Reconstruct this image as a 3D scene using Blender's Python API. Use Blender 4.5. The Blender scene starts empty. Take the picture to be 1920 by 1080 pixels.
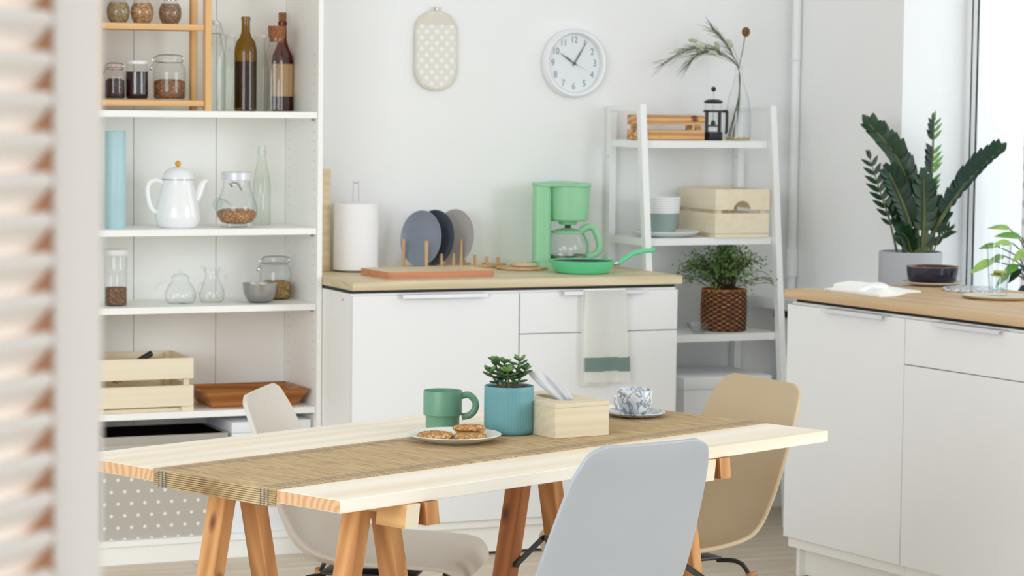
import bpy, bmesh, math, random
from mathutils import Vector, Matrix
random.seed(7)
PI = math.pi
sc = bpy.context.scene
C = sc.collection

# ------------------------------------------------------------ camera, light, exposure
cam_d = bpy.data.cameras.new('camera'); cam = bpy.data.objects.new('camera', cam_d); C.objects.link(cam)
R_ = Vector((0.91248417, -0.40893388, 0.01207168)); U_ = Vector((0.01941595, 0.07276029, 0.99716045)); F_ = Vector((0.40865103, 0.90965874, -0.07433245))
m = Matrix((R_, U_, -F_)).transposed().to_4x4(); m.translation = Vector((-2.99195, -8.55097, 1.55518)); cam.matrix_world = m
cam_d.sensor_width = 36; cam_d.lens = 4884.78/1920*36; cam_d.clip_start = .05; cam_d.clip_end = 200
cam_d.dof.use_dof = True; cam_d.dof.focus_distance = 5.35; cam_d.dof.aperture_fstop = 11.0
sc.camera = cam

w = bpy.data.worlds.new('world'); sc.world = w; w.use_nodes = True
wb = w.node_tree.nodes['Background']; wb.inputs[0].default_value = (.86, .935, 1, 1); wb.inputs[1].default_value = 1.7

def area(name, loc, target, sx, sy, power, col=(1, 1, 1)):
    d = bpy.data.lights.new(name, 'AREA'); d.shape = 'RECTANGLE'; d.size = sx; d.size_y = sy; d.energy = power; d.color = col
    o = bpy.data.objects.new(name, d); C.objects.link(o); o.location = loc
    o.rotation_euler = (Vector(target)-Vector(loc)).to_track_quat('-Z', 'Y').to_euler(); return o
area('daylight_near_window', (3.3, -5.6, 2.0), (0, -2.6, 1.0), 2.6, 2.2, 230, (.92, .965, 1))
area('daylight_far_window', (3.2, -1.75, 1.9), (1.0, -1.9, 1.0), 1.7, 1.9, 32, (.94, .975, 1))
area('left_fill', (-4.8, -6.2, 2.0), (0.2, -.6, 1.0), 3.0, 2.2, 225, (.92, .965, 1))  # added fill from the left; no window is built there
sc.view_settings.view_transform = 'Standard'; sc.view_settings.look = 'None'
sc.view_settings.exposure = -0.84; sc.view_settings.gamma = 1.0; sc.view_settings.use_curve_mapping = False
sc.cycles.use_denoising = True; sc.cycles.max_bounces = 12; sc.cycles.transparent_max_bounces = 24
sc.cycles.diffuse_bounces = 10; sc.cycles.caustics_reflective = False; sc.cycles.caustics_refractive = False
sc.cycles.sample_clamp_indirect = 6

# ------------------------------------------------------------ materials
def lin(c):
    return tuple((x/255/12.92 if x/255 <= .04045 else ((x/255+.055)/1.055)**2.4) for x in c)+(1,)
class NT:
    def __init__(s, name):
        s.m = bpy.data.materials.new(name); s.m.use_nodes = True; s.t = s.m.node_tree; s.b = s.t.nodes['Principled BSDF']
    def n(s, typ, **kw):
        x = s.t.nodes.new('ShaderNode'+typ)
        for k, v in kw.items(): setattr(x, k, v)
        return x
    def l(s, a, b): s.t.links.new(a, b)
    def coord(s, scale=(1, 1, 1), rot=(0, 0, 0), src='Object'):
        tc = s.n('TexCoord'); mp = s.n('Mapping'); mp.inputs['Scale'].default_value = scale; mp.inputs['Rotation'].default_value = rot
        s.l(tc.outputs[src], mp.inputs[0]); return mp.outputs[0]
    def ramp(s, fac, stops):
        r = s.n('ValToRGB'); e = r.color_ramp.elements
        while len(e) < len(stops): e.new(.5)
        for i, (p, c) in enumerate(stops): e[i].position = p; e[i].color = c
        s.l(fac, r.inputs[0]); return r.outputs[0]
    def math(s, op, a, b=None):
        x = s.n('Math', operation=op)
        for i, v in enumerate((a, b)):
            if v is None: continue
            if isinstance(v, (int, float)): x.inputs[i].default_value = v
            else: s.l(v, x.inputs[i])
        return x.outputs[0]
    def mix(s, fac, a, b, typ='MIX'):
        x = s.n('MixRGB', blend_type=typ)
        for i, v in enumerate((fac, a, b)):
            if isinstance(v, (int, float, tuple)): x.inputs[i].default_value = v
            else: s.l(v, x.inputs[i])
        return x.outputs[0]
    def bump(s, h, strength=.3, dist=.002):
        x = s.n('Bump'); x.inputs['Strength'].default_value = strength; x.inputs['Distance'].default_value = dist
        s.l(h, x.inputs['Height']); s.l(x.outputs[0], s.b.inputs['Normal'])

def pm(name, rgb, rough=.5, metal=0, spec=.5, nscale=8, namt=.03, bump=0, bscale=60, coat=0, sss=0):
    t = NT(name); b = t.b; col = lin(rgb)
    v = t.coord(); nz = t.n('TexNoise'); nz.inputs['Scale'].default_value = nscale; nz.inputs['Detail'].default_value = 3; t.l(v, nz.inputs[0])
    d = tuple(max(0, x*(1-namt*3)) for x in col[:3])+(1,)
    t.l(t.ramp(nz.outputs[0], [(.3, d), (.7, col)]), b.inputs['Base Color'])
    b.inputs['Roughness'].default_value = rough; b.inputs['Metallic'].default_value = metal; b.inputs['Specular IOR Level'].default_value = spec
    b.inputs['Coat Weight'].default_value = coat
    if bump:
        n2 = t.n('TexNoise'); n2.inputs['Scale'].default_value = bscale; t.l(v, n2.inputs[0]); t.bump(n2.outputs[0], bump)
    return t.m

def wood(name, light, dark, axis='x', scale=1.0, rough=.5, knots=0, knot_col=(110, 60, 35), contrast=1.0, ring=9):
    t = NT(name); b = t.b
    s = {'x': (.09, 1, 1), 'y': (1, .09, 1), 'z': (1, 1, .09)}[axis]
    v = t.coord(tuple(k*scale for k in s))
    nz = t.n('TexNoise'); nz.inputs['Scale'].default_value = 22; nz.inputs['Detail'].default_value = 4; t.l(v, nz.inputs[0])
    wv = t.n('TexWave', wave_type='RINGS', rings_direction={'x': 'X', 'y': 'Y', 'z': 'Z'}[axis]); wv.inputs['Scale'].default_value = ring; wv.inputs['Distortion'].default_value = 5
    wv.inputs['Detail'].default_value = 2; wv.inputs['Detail Scale'].default_value = 1.5
    mp = t.n('Mapping'); mp.inputs['Location'].default_value = (.31, .17, .43); t.l(v, mp.inputs[0]); t.l(mp.outputs[0], wv.inputs[0])
    f = t.math('ADD', t.math('MULTIPLY', nz.outputs[0], .55), t.math('MULTIPLY', wv.outputs[0], .4*contrast))
    col = t.ramp(f, [(.25, lin(light)), (.8, lin(dark))])
    if knots:
        vo = t.n('TexVoronoi'); k = {'x': (.5, 1, 1), 'y': (1, .5, 1), 'z': (1, 1, .5)}[axis]
        t.l(t.coord(tuple(x*knots for x in k)), vo.inputs[0]); vo.inputs['Scale'].default_value = 1
        kf = t.ramp(vo.outputs['Distance'], [(.09, (1, 1, 1, 1)), (.24, (0, 0, 0, 1))])
        col = t.mix(kf, col, lin(knot_col))
    t.l(col, b.inputs['Base Color']); b.inputs['Roughness'].default_value = rough; b.inputs['Specular IOR Level'].default_value = .35
    t.bump(nz.outputs[0], .12, .001); return t.m

def endgrain(name, light, dark):
    t = NT(name); v = t.coord((1, 1, 1))
    wv = t.n('TexWave', wave_type='RINGS', rings_direction='X'); wv.inputs['Scale'].default_value = 17; wv.inputs['Distortion'].default_value = 9; wv.inputs['Detail Scale'].default_value = .6
    t.l(v, wv.inputs[0]); t.l(t.ramp(wv.outputs[0], [(.2, lin(light)), (.9, lin(dark))]), t.b.inputs['Base Color']); t.b.inputs['Roughness'].default_value = .6
    return t.m

def glass(name, tint=(253, 254, 254), edge=(172, 186, 184), refl=.9, rough=.02):
    t = NT(name); t.t.nodes.remove(t.b)
    out = t.t.nodes['Material Output']; lw = t.n('LayerWeight'); lw.inputs[0].default_value = .35
    f3 = t.math('POWER', lw.outputs['Facing'], 3.0)
    tr = t.n('BsdfTransparent'); t.l(t.mix(f3, lin(tint), lin(edge)), tr.inputs[0])
    gl = t.n('BsdfGlossy'); gl.inputs['Roughness'].default_value = rough
    fr = t.math('ADD', .05, t.math('MULTIPLY', t.math('POWER', lw.outputs['Facing'], 5.0), .55))
    mx = t.n('MixShader'); t.l(t.math('MULTIPLY', fr, refl), mx.inputs[0]); t.l(tr.outputs[0], mx.inputs[1]); t.l(gl.outputs[0], mx.inputs[2])
    t.l(mx.outputs[0], out.inputs[0]); return t.m

def speckle(name, cols, scale=120, rough=.7, bump=.5):
    t = NT(name); v = t.coord(); vo = t.n('TexVoronoi'); vo.inputs['Scale'].default_value = scale; t.l(v, vo.inputs[0])
    sep = t.n('SeparateColor'); t.l(vo.outputs['Color'], sep.inputs[0])
    n = len(cols); col = t.ramp(sep.outputs[0], [(i/max(1, n-1)*.9, lin(c)) for i, c in enumerate(cols)])
    t.l(t.mix(t.ramp(vo.outputs['Distance'], [(.22, (0, 0, 0, 1)), (.62, (.9, .9, .9, 1))]), col, lin(tuple(x*.62 for x in cols[0]))), t.b.inputs['Base Color'])
    t.b.inputs['Roughness'].default_value = rough; inv = t.math('SUBTRACT', 1, vo.outputs['Distance']); t.bump(inv, bump, .004); return t.m

def dots(name, base, dot, px, pz, rad, axes='XZ', rough=.8):
    t = NT(name); tc = t.n('TexCoord'); sp = t.n('SeparateXYZ'); t.l(tc.outputs['Object'], sp.inputs[0])
    def grid(ox, oz):
        a = t.math('SUBTRACT', t.math('FRACT', t.math('ADD', t.math('DIVIDE', sp.outputs[axes[0]], px), 50+ox)), .5)
        b = t.math('SUBTRACT', t.math('FRACT', t.math('ADD', t.math('DIVIDE', sp.outputs[axes[1]], pz), 50+oz)), .5)
        a = t.math('MULTIPLY', a, px); b = t.math('MULTIPLY', b, pz)
        return t.math('SQRT', t.math('ADD', t.math('MULTIPLY', a, a), t.math('MULTIPLY', b, b)))
    d = t.math('MINIMUM', grid(0, 0), grid(.5, .5))
    f = t.ramp(t.math('DIVIDE', d, rad), [(.85, (1, 1, 1, 1)), (1.0, (0, 0, 0, 1))])
    wv = t.n('TexNoise'); wv.inputs['Scale'].default_value = 300; t.l(tc.outputs['Object'], wv.inputs[0])
    t.l(t.mix(f, lin(base), lin(dot)), t.b.inputs['Base Color']); t.b.inputs['Roughness'].default_value = rough; t.b.inputs['Specular IOR Level'].default_value = .1
    t.bump(wv.outputs[0], .05, .001); return t.m

M = {}
M['wall'] = pm('wall_paint', (240, 241, 242), .9, spec=.2, nscale=2.5, namt=.006, bump=.05, bscale=40)
M['ceil'] = pm('ceiling_paint', (240, 240, 240), .9, spec=.1, namt=.005)
M['white'] = pm('white_laminate', (245, 245, 242), .45, spec=.35, nscale=3, namt=.004)
M['front'] = pm('white_cabinet_front', (236, 237, 238), .4, spec=.4, nscale=3, namt=.004)
M['trimw'] = pm('white_paint_metal', (238, 240, 240), .35, spec=.5, namt=.004)
M['pvc'] = pm('white_window_plastic', (240, 242, 243), .3, spec=.5, namt=.003)
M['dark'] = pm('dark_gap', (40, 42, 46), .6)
M['gasket'] = pm('black_rubber_gasket', (38, 44, 52), .6)
M['alu'] = pm('brushed_aluminium', (226, 228, 234), .35, metal=.25, namt=.02)
M['steel'] = pm('brushed_steel', (190, 190, 190), .28, metal=1, namt=.03)
M['black'] = pm('black_metal', (28, 28, 30), .4, namt=.02)
M['plank'] = wood('pale_oak_laminate', (216, 204, 186), (182, 166, 142), 'x', 1.2, .45, contrast=.5)
M['ctop'] = wood('light_oak_worktop', (218, 204, 172), (190, 168, 128), 'x', 1.0, .45, contrast=.6)
M['rtop'] = wood('warm_oak_worktop', (214, 186, 148), (186, 148, 106), 'y', 1.0, .42, contrast=.6)
M['pine'] = wood('pale_pine_top', (248, 241, 228), (234, 214, 180), 'x', .8, .5, contrast=.55, ring=6)
M['pine_end'] = endgrain('pine_end_grain', (220, 180, 138), (202, 156, 112))
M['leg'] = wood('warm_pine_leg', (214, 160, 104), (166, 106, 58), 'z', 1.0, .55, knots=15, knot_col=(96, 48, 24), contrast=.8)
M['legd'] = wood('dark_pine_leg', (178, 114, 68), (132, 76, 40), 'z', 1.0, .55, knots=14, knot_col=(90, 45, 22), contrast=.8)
M['rail'] = wood('pine_rail', (222, 178, 122), (188, 132, 78), 'y', 1.0, .55, contrast=.7)
M['crate'] = wood('raw_pine_crate', (236, 224, 200), (224, 204, 168), 'x', 1.3, .6, contrast=.25)
M['crate_e'] = wood('raw_pine_crate_side', (234, 220, 192), (218, 192, 150), 'y', 1.3, .6, contrast=.25)
M['crateb'] = wood('knotty_pine_crate', (224, 182, 128), (176, 116, 66), 'x', 1.6, .6, knots=24, knot_col=(112, 56, 34), contrast=1)
M['rack'] = wood('honey_pine_rack', (228, 184, 128), (206, 154, 96), 'z', 1.3, .55, contrast=.6)
M['rackx'] = wood('honey_pine_shelf', (230, 188, 134), (208, 158, 100), 'x', 1.3, .55, contrast=.6)
M['acacia'] = wood('oiled_acacia', (186, 124, 66), (140, 82, 36), 'x', 1.3, .4, contrast=1)
M['boardtop'] = wood('pale_board_face', (222, 204, 170), (200, 174, 134), 'x', 1.2, .5, contrast=.5)
M['boardside'] = wood('reddish_board_edge', (206, 142, 108), (184, 116, 82), 'x', 1.4, .5, contrast=.5)
M['beech'] = wood('beech', (214, 176, 130), (190, 146, 98), 'z', 1.2, .5, contrast=.5)
M['tissuebox'] = wood('pale_plywood', (220, 207, 180), (202, 182, 146), 'x', 1.6, .55, contrast=.4)
M['cork'] = speckle('cork', [(186, 120, 74), (172, 106, 62), (198, 134, 88)], 260, .9, .2)
M['glass'] = glass('clear_glass')
M['glassg'] = glass('greenish_glass', (248, 251, 248), (168, 188, 174))
M['pane'] = glass('window_glass', (250, 252, 252), (235, 240, 240), .35)
M['wine'] = glass('olive_bottle_glass', (196, 166, 70), (52, 38, 12), .9)
M['brownglass'] = glass('brown_bottle_glass', (186, 104, 54), (60, 26, 10), .9)
M['mint'] = pm('mint_plastic', (148, 208, 164), .35, spec=.5, namt=.005)
M['mintd'] = pm('mint_plastic_dark_trim', (120, 186, 140), .4, namt=.005)  # darker mint for the hot plate
M['pan'] = pm('bright_green_enamel', (104, 214, 158), .3, spec=.5, namt=.01)
M['nonstick'] = pm('black_nonstick', (52, 52, 60), .4, namt=.02)
M['mug'] = pm('sage_stoneware', (106, 153, 127), .38, namt=.02)
M['teal'] = pm('teal_ribbed_ceramic', (104, 158, 164), .5, namt=.03, nscale=14)
M['soil'] = speckle('potting_soil', [(92, 64, 48), (120, 84, 62), (70, 48, 36)], 140, .95, .6)
M['enamel'] = pm('white_enamel', (240, 241, 243), .15, spec=.6, namt=.003, coat=.3)
M['rimgrey'] = pm('grey_rim', (140, 146, 152), .4)
M['yellow'] = pm('mustard_knob', (226, 164, 54), .4)
M['blueglass'] = pm('pale_blue_ceramic', (176, 208, 216), .4, namt=.01)
M['fabricgrey'] = dots('grey_dotted_fabric', (186, 180, 170), (232, 232, 234), .0455, .079, .0062, 'XZ')
M['fabricplain'] = pm('grey_fabric', (178, 172, 162), .9, spec=.1, bump=.2, bscale=300)
M['inblack'] = pm('bin_inner_shade', (24, 20, 16), .9, spec=.1)  # black stands in for the shade inside the fabric bin
M['boxw'] = pm('white_card', (236, 238, 242), .6, spec=.3, namt=.004)
M['mitt'] = dots('beige_dotted_cotton', (226, 224, 216), (241, 241, 240), .0382, .0405, .0085, 'XZ')
M['mittband'] = pm('beige_linen', (224, 218, 206), .9, spec=.1, bump=.25, bscale=200)
M['clockrim'] = pm('white_clock_plastic', (236, 238, 242), .3, spec=.5, namt=.003)
M['clockface'] = pm('clock_face', (240, 242, 245), .6, namt=.003)
M['num'] = pm('grey_numerals', (142, 152, 164), .6)
M['hand'] = pm('dark_clock_hand', (44, 58, 76), .4)
M['sec'] = pm('silver_second_hand', (196, 202, 208), .4)
M['plateblue'] = pm('slate_blue_ceramic', (138, 148, 166), .35, namt=.02)
M['platedark'] = pm('dark_blue_ceramic', (64, 74, 92), .3, namt=.02)
M['plategrey'] = pm('warm_grey_ceramic', (202, 199, 196), .4, namt=.02)
M['paper'] = pm('white_paper', (240, 240, 243), .85, spec=.1, bump=.03, bscale=90, namt=.004)
M['linen'] = pm('white_linen', (250, 250, 247), .9, spec=.1, bump=.03, bscale=180, namt=.006)
M['linengreen'] = pm('sage_stripe_linen', (158, 180, 175), .9, spec=.1, bump=.03, bscale=180)
M['chairgrey'] = pm('light_grey_shell_plastic', (178, 184, 191), .4, spec=.4, namt=.004)
M['chairtan'] = pm('tan_shell_plastic', (194, 174, 141), .42, spec=.4, namt=.004)
M['chairbeige'] = pm('beige_shell_plastic', (212, 204, 194), .4, spec=.4, namt=.004)
M['crema'] = pm('pale_stoneware', (224, 224, 214), .35, namt=.01)
M['cookie'] = speckle('oat_cookie', [(234, 180, 112), (224, 166, 98), (238, 192, 130), (208, 146, 82)], 130, .85, .5)
M['seed'] = pm('seeds', (150, 120, 70), .7)
M['jam'] = pm('dark_jam', (46, 18, 22), .15, spec=.6)
M['oats'] = speckle('oat_grains', [(196, 172, 124), (172, 142, 96), (214, 192, 150)], 190)
M['chick'] = speckle('chickpeas', [(220, 168, 118), (206, 150, 100), (230, 184, 138)], 120)
M['mixg'] = speckle('mixed_grains', [(188, 148, 112), (160, 116, 84), (206, 170, 134), (130, 80, 60)], 170)
M['granola'] = speckle('granola', [(172, 112, 66), (140, 84, 46), (194, 138, 88)], 110)
M['corn'] = speckle('popping_corn', [(226, 160, 104), (212, 140, 82), (236, 184, 134)], 130)
M['flakes'] = speckle('corn_flakes', [(222, 170, 92), (198, 136, 64), (234, 196, 130)], 90)
M['nuts'] = speckle('brown_pulses', [(150, 104, 70), (120, 78, 50), (172, 126, 90)], 130)
M['berries'] = speckle('dried_berries', [(70, 34, 36), (96, 52, 50), (50, 24, 28)], 110)
M['redseal'] = pm('red_rubber_seal', (206, 84, 56), .5)
M['label'] = pm('kraft_label', (206, 164, 112), .7)
M['leafd'] = pm('dark_glossy_leaf', (24, 64, 32), .38, spec=.5, nscale=20, namt=.12)
M['leafb'] = pm('bluish_dark_leaf', (20, 56, 40), .34, spec=.45, nscale=20, namt=.1)
M['leafl'] = pm('fresh_green_leaf', (104, 164, 62), .35, nscale=20, namt=.1)
M['leafp'] = pm('pale_lime_leaf', (164, 204, 104), .4, nscale=25, namt=.12)
M['stem'] = pm('green_brown_stem', (104, 110, 62), .5, nscale=20, namt=.12)
M['jade'] = pm('jade_leaf', (72, 106, 68), .35, nscale=40, namt=.1)
M['jadel'] = pm('young_jade_leaf', (108, 152, 76), .35, nscale=40, namt=.1)
M['fern'] = pm('small_fern_leaf', (132, 178, 92), .6, nscale=40, namt=.2)
M['twig'] = pm('brown_twig', (74, 58, 42), .7)
M['dryg'] = pm('dried_grey_green', (98, 106, 76), .8, nscale=30, namt=.1)
M['bunny'] = pm('pale_green_tuft', (196, 204, 172), .9, nscale=60, namt=.08)
M['thistle'] = speckle('brown_seed_head', [(158, 112, 52), (128, 84, 36), (180, 134, 72)], 300, .9, .8)
M['potgrey'] = pm('pale_grey_pot', (176, 178, 184), .6, namt=.006)
M['bowlblue'] = pm('dark_blue_glaze', (16, 20, 48), .16, spec=.6, nscale=30, namt=.12, coat=.2)
M['copper'] = pm('copper_rim_glaze', (150, 110, 80), .25, metal=.3)
M['cream'] = pm('cream_stoneware', (226, 218, 204), .45, namt=.01)
M['creamedge'] = pm('tan_unglazed_rim', (196, 164, 112), .6)
M['lime'] = pm('lime_slice', (188, 204, 60), .4, nscale=60, namt=.1)
M['sageplaster'] = pm('sage_ribbed_ceramic', (150, 168, 163), .6, namt=.03)
M['whitec'] = pm('white_ribbed_ceramic', (232, 234, 236), .5, namt=.004)
M['screenw'] = pm('cream_painted_louvre', (248, 241, 234), .55, spec=.3, nscale=5, namt=.01)
M['screenin'] = pm('groove_shade_brown', (196, 146, 110), .7, nscale=12, namt=.05)  # brown stands in for the shade in the gaps between slats
M['chrome'] = pm('chrome', (210, 212, 214), .15, metal=1)
M['whitelid'] = pm('white_lid', (236, 236, 238), .35)
M['darkblue'] = pm('dark_blue_vase', (44, 56, 84), .3)
def marble():
    t = NT('marbled_grey_ceramic'); v = t.coord((1, 1, 1)); nz = t.n('TexNoise'); nz.inputs['Scale'].default_value = 16; nz.inputs['Detail'].default_value = 2; nz.inputs['Distortion'].default_value = 2.2
    t.l(v, nz.inputs[0]); t.l(t.ramp(nz.outputs[0], [(.40, lin((228, 231, 233))), (.47, lin((120, 128, 138))), (.53, lin((214, 220, 226))), (.62, lin((186, 198, 212))), (.7, lin((232, 234, 236)))]), t.b.inputs['Base Color'])
    t.b.inputs['Roughness'].default_value = .25; return t.m
M['marble'] = marble()
def runner_mat():
    t = NT('bamboo_reeds'); v = t.coord((420, 9, 9)); nz = t.n('TexNoise'); nz.inputs['Scale'].default_value = 1; nz.inputs['Detail'].default_value = 2; t.l(v, nz.inputs[0])
    t.l(t.ramp(nz.outputs[0], [(.3, lin((206, 186, 148))), (.5, lin((186, 160, 118))), (.68, lin((152, 122, 84)))]), t.b.inputs['Base Color']); t.b.inputs['Roughness'].default_value = .6; return t.m
M['reed'] = runner_mat()
M['thread'] = pm('blue_grey_thread', (96, 108, 128), .9)
def brick():
    t = NT('brick_facade'); b = t.n('TexBrick'); b.inputs['Scale'].default_value = 1; b.inputs['Brick Width'].default_value = .25; b.inputs['Row Height'].default_value = .075; b.inputs['Mortar Size'].default_value = .012
    b.inputs['Color1'].default_value = lin((206, 160, 150)); b.inputs['Color2'].default_value = lin((186, 176, 186)); b.inputs['Mortar'].default_value = lin((226, 220, 216))
    t.l(t.coord((1, 1, 1), (PI/2, 0, 0)), b.inputs[0]); t.l(b.outputs[0], t.b.inputs['Base Color']); t.b.inputs['Roughness'].default_value = .9; return t.m
M['brick'] = brick()
def weave():
    t = NT('woven_water_hyacinth'); v = t.coord(); nz = t.n('TexNoise'); nz.inputs['Scale'].default_value = 90; t.l(v, nz.inputs[0])
    t.l(t.ramp(nz.outputs[0], [(.3, lin((112, 68, 36))), (.5, lin((160, 102, 56))), (.66, lin((198, 138, 80)))]), t.b.inputs['Base Color']); t.b.inputs['Roughness'].default_value = .75; return t.m
M['weave'] = weave(); M['weaved'] = pm('dark_weave_strand', (70, 42, 26), .8, nscale=60, namt=.15)

# ------------------------------------------------------------ mesh helpers
def mesh_obj(name, bm, mat, parent=None, smooth=True, ang=38):
    bmesh.ops.recalc_face_normals(bm, faces=bm.faces)
    if smooth:
        for f in bm.faces: f.smooth = True
        a = math.radians(ang)
        for e in bm.edges:
            e.smooth = not (len(e.link_faces) == 2 and e.calc_face_angle(0) > a)
    me = bpy.data.meshes.new(name); bm.to_mesh(me); bm.free()
    for mm in (mat if isinstance(mat, (list, tuple)) else [mat]): me.materials.append(M[mm] if isinstance(mm, str) else mm)
    o = bpy.data.objects.new(name, me); C.objects.link(o)
    if parent: o.parent = parent
    return o
obj = mesh_obj
def tag(o, label, cat, group=None):
    o['label'] = label; o['category'] = cat
    if group: o['group'] = group
    return o
def thing(name, label, cat, loc, rz=0, group=None):
    o = bpy.data.objects.new(name, None); o.empty_display_size = .05; C.objects.link(o); o.location = loc; o.rotation_euler = (0, 0, rz)
    return tag(o, label, cat, group)
def struct(o): o['kind'] = 'structure'; return o
def at(o, loc, rz=0): o.location = loc; o.rotation_euler = (0, 0, rz); return o

def box(bm, x0, x1, y0, y1, z0, z1, bev=0, seg=2, mi=0):
    vs = [bm.verts.new(p) for p in ((x0, y0, z0), (x1, y0, z0), (x1, y1, z0), (x0, y1, z0), (x0, y0, z1), (x1, y0, z1), (x1, y1, z1), (x0, y1, z1))]
    fs = [bm.faces.new([vs[i] for i in f]) for f in ((3, 2, 1, 0), (4, 5, 6, 7), (0, 1, 5, 4), (1, 2, 6, 5), (2, 3, 7, 6), (3, 0, 4, 7))]
    for f in fs: f.material_index = mi
    if bev:
        es = set(e for f in fs for e in f.edges)
        bmesh.ops.bevel(bm, geom=list(es), offset=bev, segments=seg, affect='EDGES', profile=.5)
    return vs
def B(*a, **k):
    bm = bmesh.new(); box(bm, *a, **k); return bm
def lathe(bm, prof, seg=40, c=(0, 0), mi=0, a0=0, a1=2*PI, rfun=None):
    full = abs(a1-a0-2*PI) < 1e-6; n = seg if full else seg+1; rings = []
    for r, z in prof:
        if r < 1e-6: rings.append([bm.verts.new((c[0], c[1], z))])
        else:
            ring = []
            for k in range(n):
                a = a0+(a1-a0)*k/seg; q = r*(rfun(a, z) if rfun else 1); ring.append(bm.verts.new((c[0]+q*math.cos(a), c[1]+q*math.sin(a), z)))
            rings.append(ring)
    for A, Bq in zip(rings, rings[1:]):
        for k in range(seg):
            i, j = k, (k+1) % n
            if len(A) == 1 and len(Bq) == 1: continue
            if len(A) == 1: f = bm.faces.new((A[0], Bq[j], Bq[i]))
            elif len(Bq) == 1: f = bm.faces.new((A[i], A[j], Bq[0]))
            else: f = bm.faces.new((A[i], A[j], Bq[j], Bq[i]))
            f.material_index = mi
def L(prof, seg=40, **k):
    bm = bmesh.new(); lathe(bm, prof, seg, **k); return bm
def smoothpath(pts, n=6, closed=False):
    pts = [Vector(p) for p in pts]; out = []; N = len(pts)
    rng = range(N if closed else N-1)
    for i in rng:
        p0 = pts[(i-1) % N] if closed or i > 0 else pts[i]; p1 = pts[i]; p2 = pts[(i+1) % N]; p3 = pts[(i+2) % N] if closed or i+2 < N else pts[min(i+1, N-1)]
        for k in range(n):
            t = k/n; out.append(.5*((2*p1)+(-p0+p2)*t+(2*p0-5*p1+4*p2-p3)*t*t+(-p0+3*p1-3*p2+p3)*t**3))
    if not closed: out.append(pts[-1])
    return out
def tube(bm, pts, r, seg=8, closed=False, cap=True, mi=0, flat=1.0):
    pts = [Vector(p) for p in pts]; N = len(pts); rs = r if isinstance(r, (list, tuple)) else [r]*N; rings = []; up = None
    for i, p in enumerate(pts):
        if closed: d = pts[(i+1) % N]-pts[(i-1) % N]
        else: d = pts[min(i+1, N-1)]-pts[max(i-1, 0)]
        d.normalize()
        if up is None:
            up = Vector((0, 0, 1)) if abs(d.z) < .9 else Vector((1, 0, 0))
        s = d.cross(up)
        if s.length < 1e-5: s = d.cross(Vector((0, 1, 0)))
        s.normalize(); u = s.cross(d); up = u
        rings.append([bm.verts.new(p+rs[i]*(math.cos(2*PI*k/seg)*s+flat*math.sin(2*PI*k/seg)*u)) for k in range(seg)])
    prs = list(zip(rings, rings[1:]))+([(rings[-1], rings[0])] if closed else [])
    for A, Bq in prs:
        for k in range(seg): bm.faces.new((A[k], A[(k+1) % seg], Bq[(k+1) % seg], Bq[k])).material_index = mi
    if cap and not closed: bm.faces.new(rings[0][::-1]); bm.faces.new(rings[-1])
def T(pts, r, seg=8, **k):
    bm = bmesh.new(); tube(bm, pts, r, seg, **k); return bm
def prism(bm, poly, h0, h1, plane='xy', mi=0):
    def P(a, b, h): return {'xy': (a, b, h), 'xz': (a, h, b), 'yz': (h, a, b)}[plane]
    A = [bm.verts.new(P(a, b, h0)) for a, b in poly]; D = [bm.verts.new(P(a, b, h1)) for a, b in poly]; n = len(poly)
    bm.faces.new(A[::-1]).material_index = mi; bm.faces.new(D).material_index = mi
    for k in range(n): bm.faces.new((A[k], A[(k+1) % n], D[(k+1) % n], D[k])).material_index = mi
def rrect(w, h, r, n=6, cx=0, cy=0):
    out = []
    for sx, sy, a in ((1, 1, 0), (-1, 1, PI/2), (-1, -1, PI), (1, -1, 1.5*PI)):
        for k in range(n+1):
            t = a+PI/2*k/n; out.append((cx+sx*(w/2-r)+r*math.cos(t), cy+sy*(h/2-r)+r*math.sin(t)))
    return out
def ball(bm, c, r, seg=12, sx=1, sy=1, sz=1):
    g = bmesh.ops.create_uvsphere(bm, u_segments=seg, v_segments=max(6, seg//2+1), radius=r)
    for v in g['verts']: v.co = Vector((v.co.x*sx, v.co.y*sy, v.co.z*sz))+Vector(c)
def bar(bm, a, b, wx, wz, up=(0, 0, 1)):
    a, b = Vector(a), Vector(b); d = (b-a).normalized(); s = d.cross(Vector(up))
    if s.length < 1e-4: s = Vector((1, 0, 0))
    s.normalize(); u = s.cross(d)
    A = [bm.verts.new(p+s*x*wx/2+u*y*wz/2) for p in (a, b) for x, y in ((-1, -1), (1, -1), (1, 1), (-1, 1))]
    for f in ((3, 2, 1, 0), (4, 5, 6, 7), (0, 1, 5, 4), (1, 2, 6, 5), (2, 3, 7, 6), (3, 0, 4, 7)): bm.faces.new([A[i] for i in f])
def leaf_bm(bm, base, d, n, length, width, droop=.15, fold=.12, seg=6):
    base, d, n = Vector(base), Vector(d).normalized(), Vector(n).normalized(); s = d.cross(n).normalized(); n = s.cross(d); rows = []
    for i in range(seg+1):
        t = i/seg; wd = width*.5*math.sin(PI*min(1, t**.8*.97+.03))**.8 if 0 < t < 1 else width*.04
        c = base+d*length*t-n*droop*length*t*t
        rows.append([bm.verts.new(c-s*wd+n*fold*wd), bm.verts.new(c), bm.verts.new(c+s*wd+n*fold*wd)])
    for A, Bq in zip(rows, rows[1:]):
        for k in range(2): bm.faces.new((A[k], A[k+1], Bq[k+1], Bq[k]))

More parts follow.
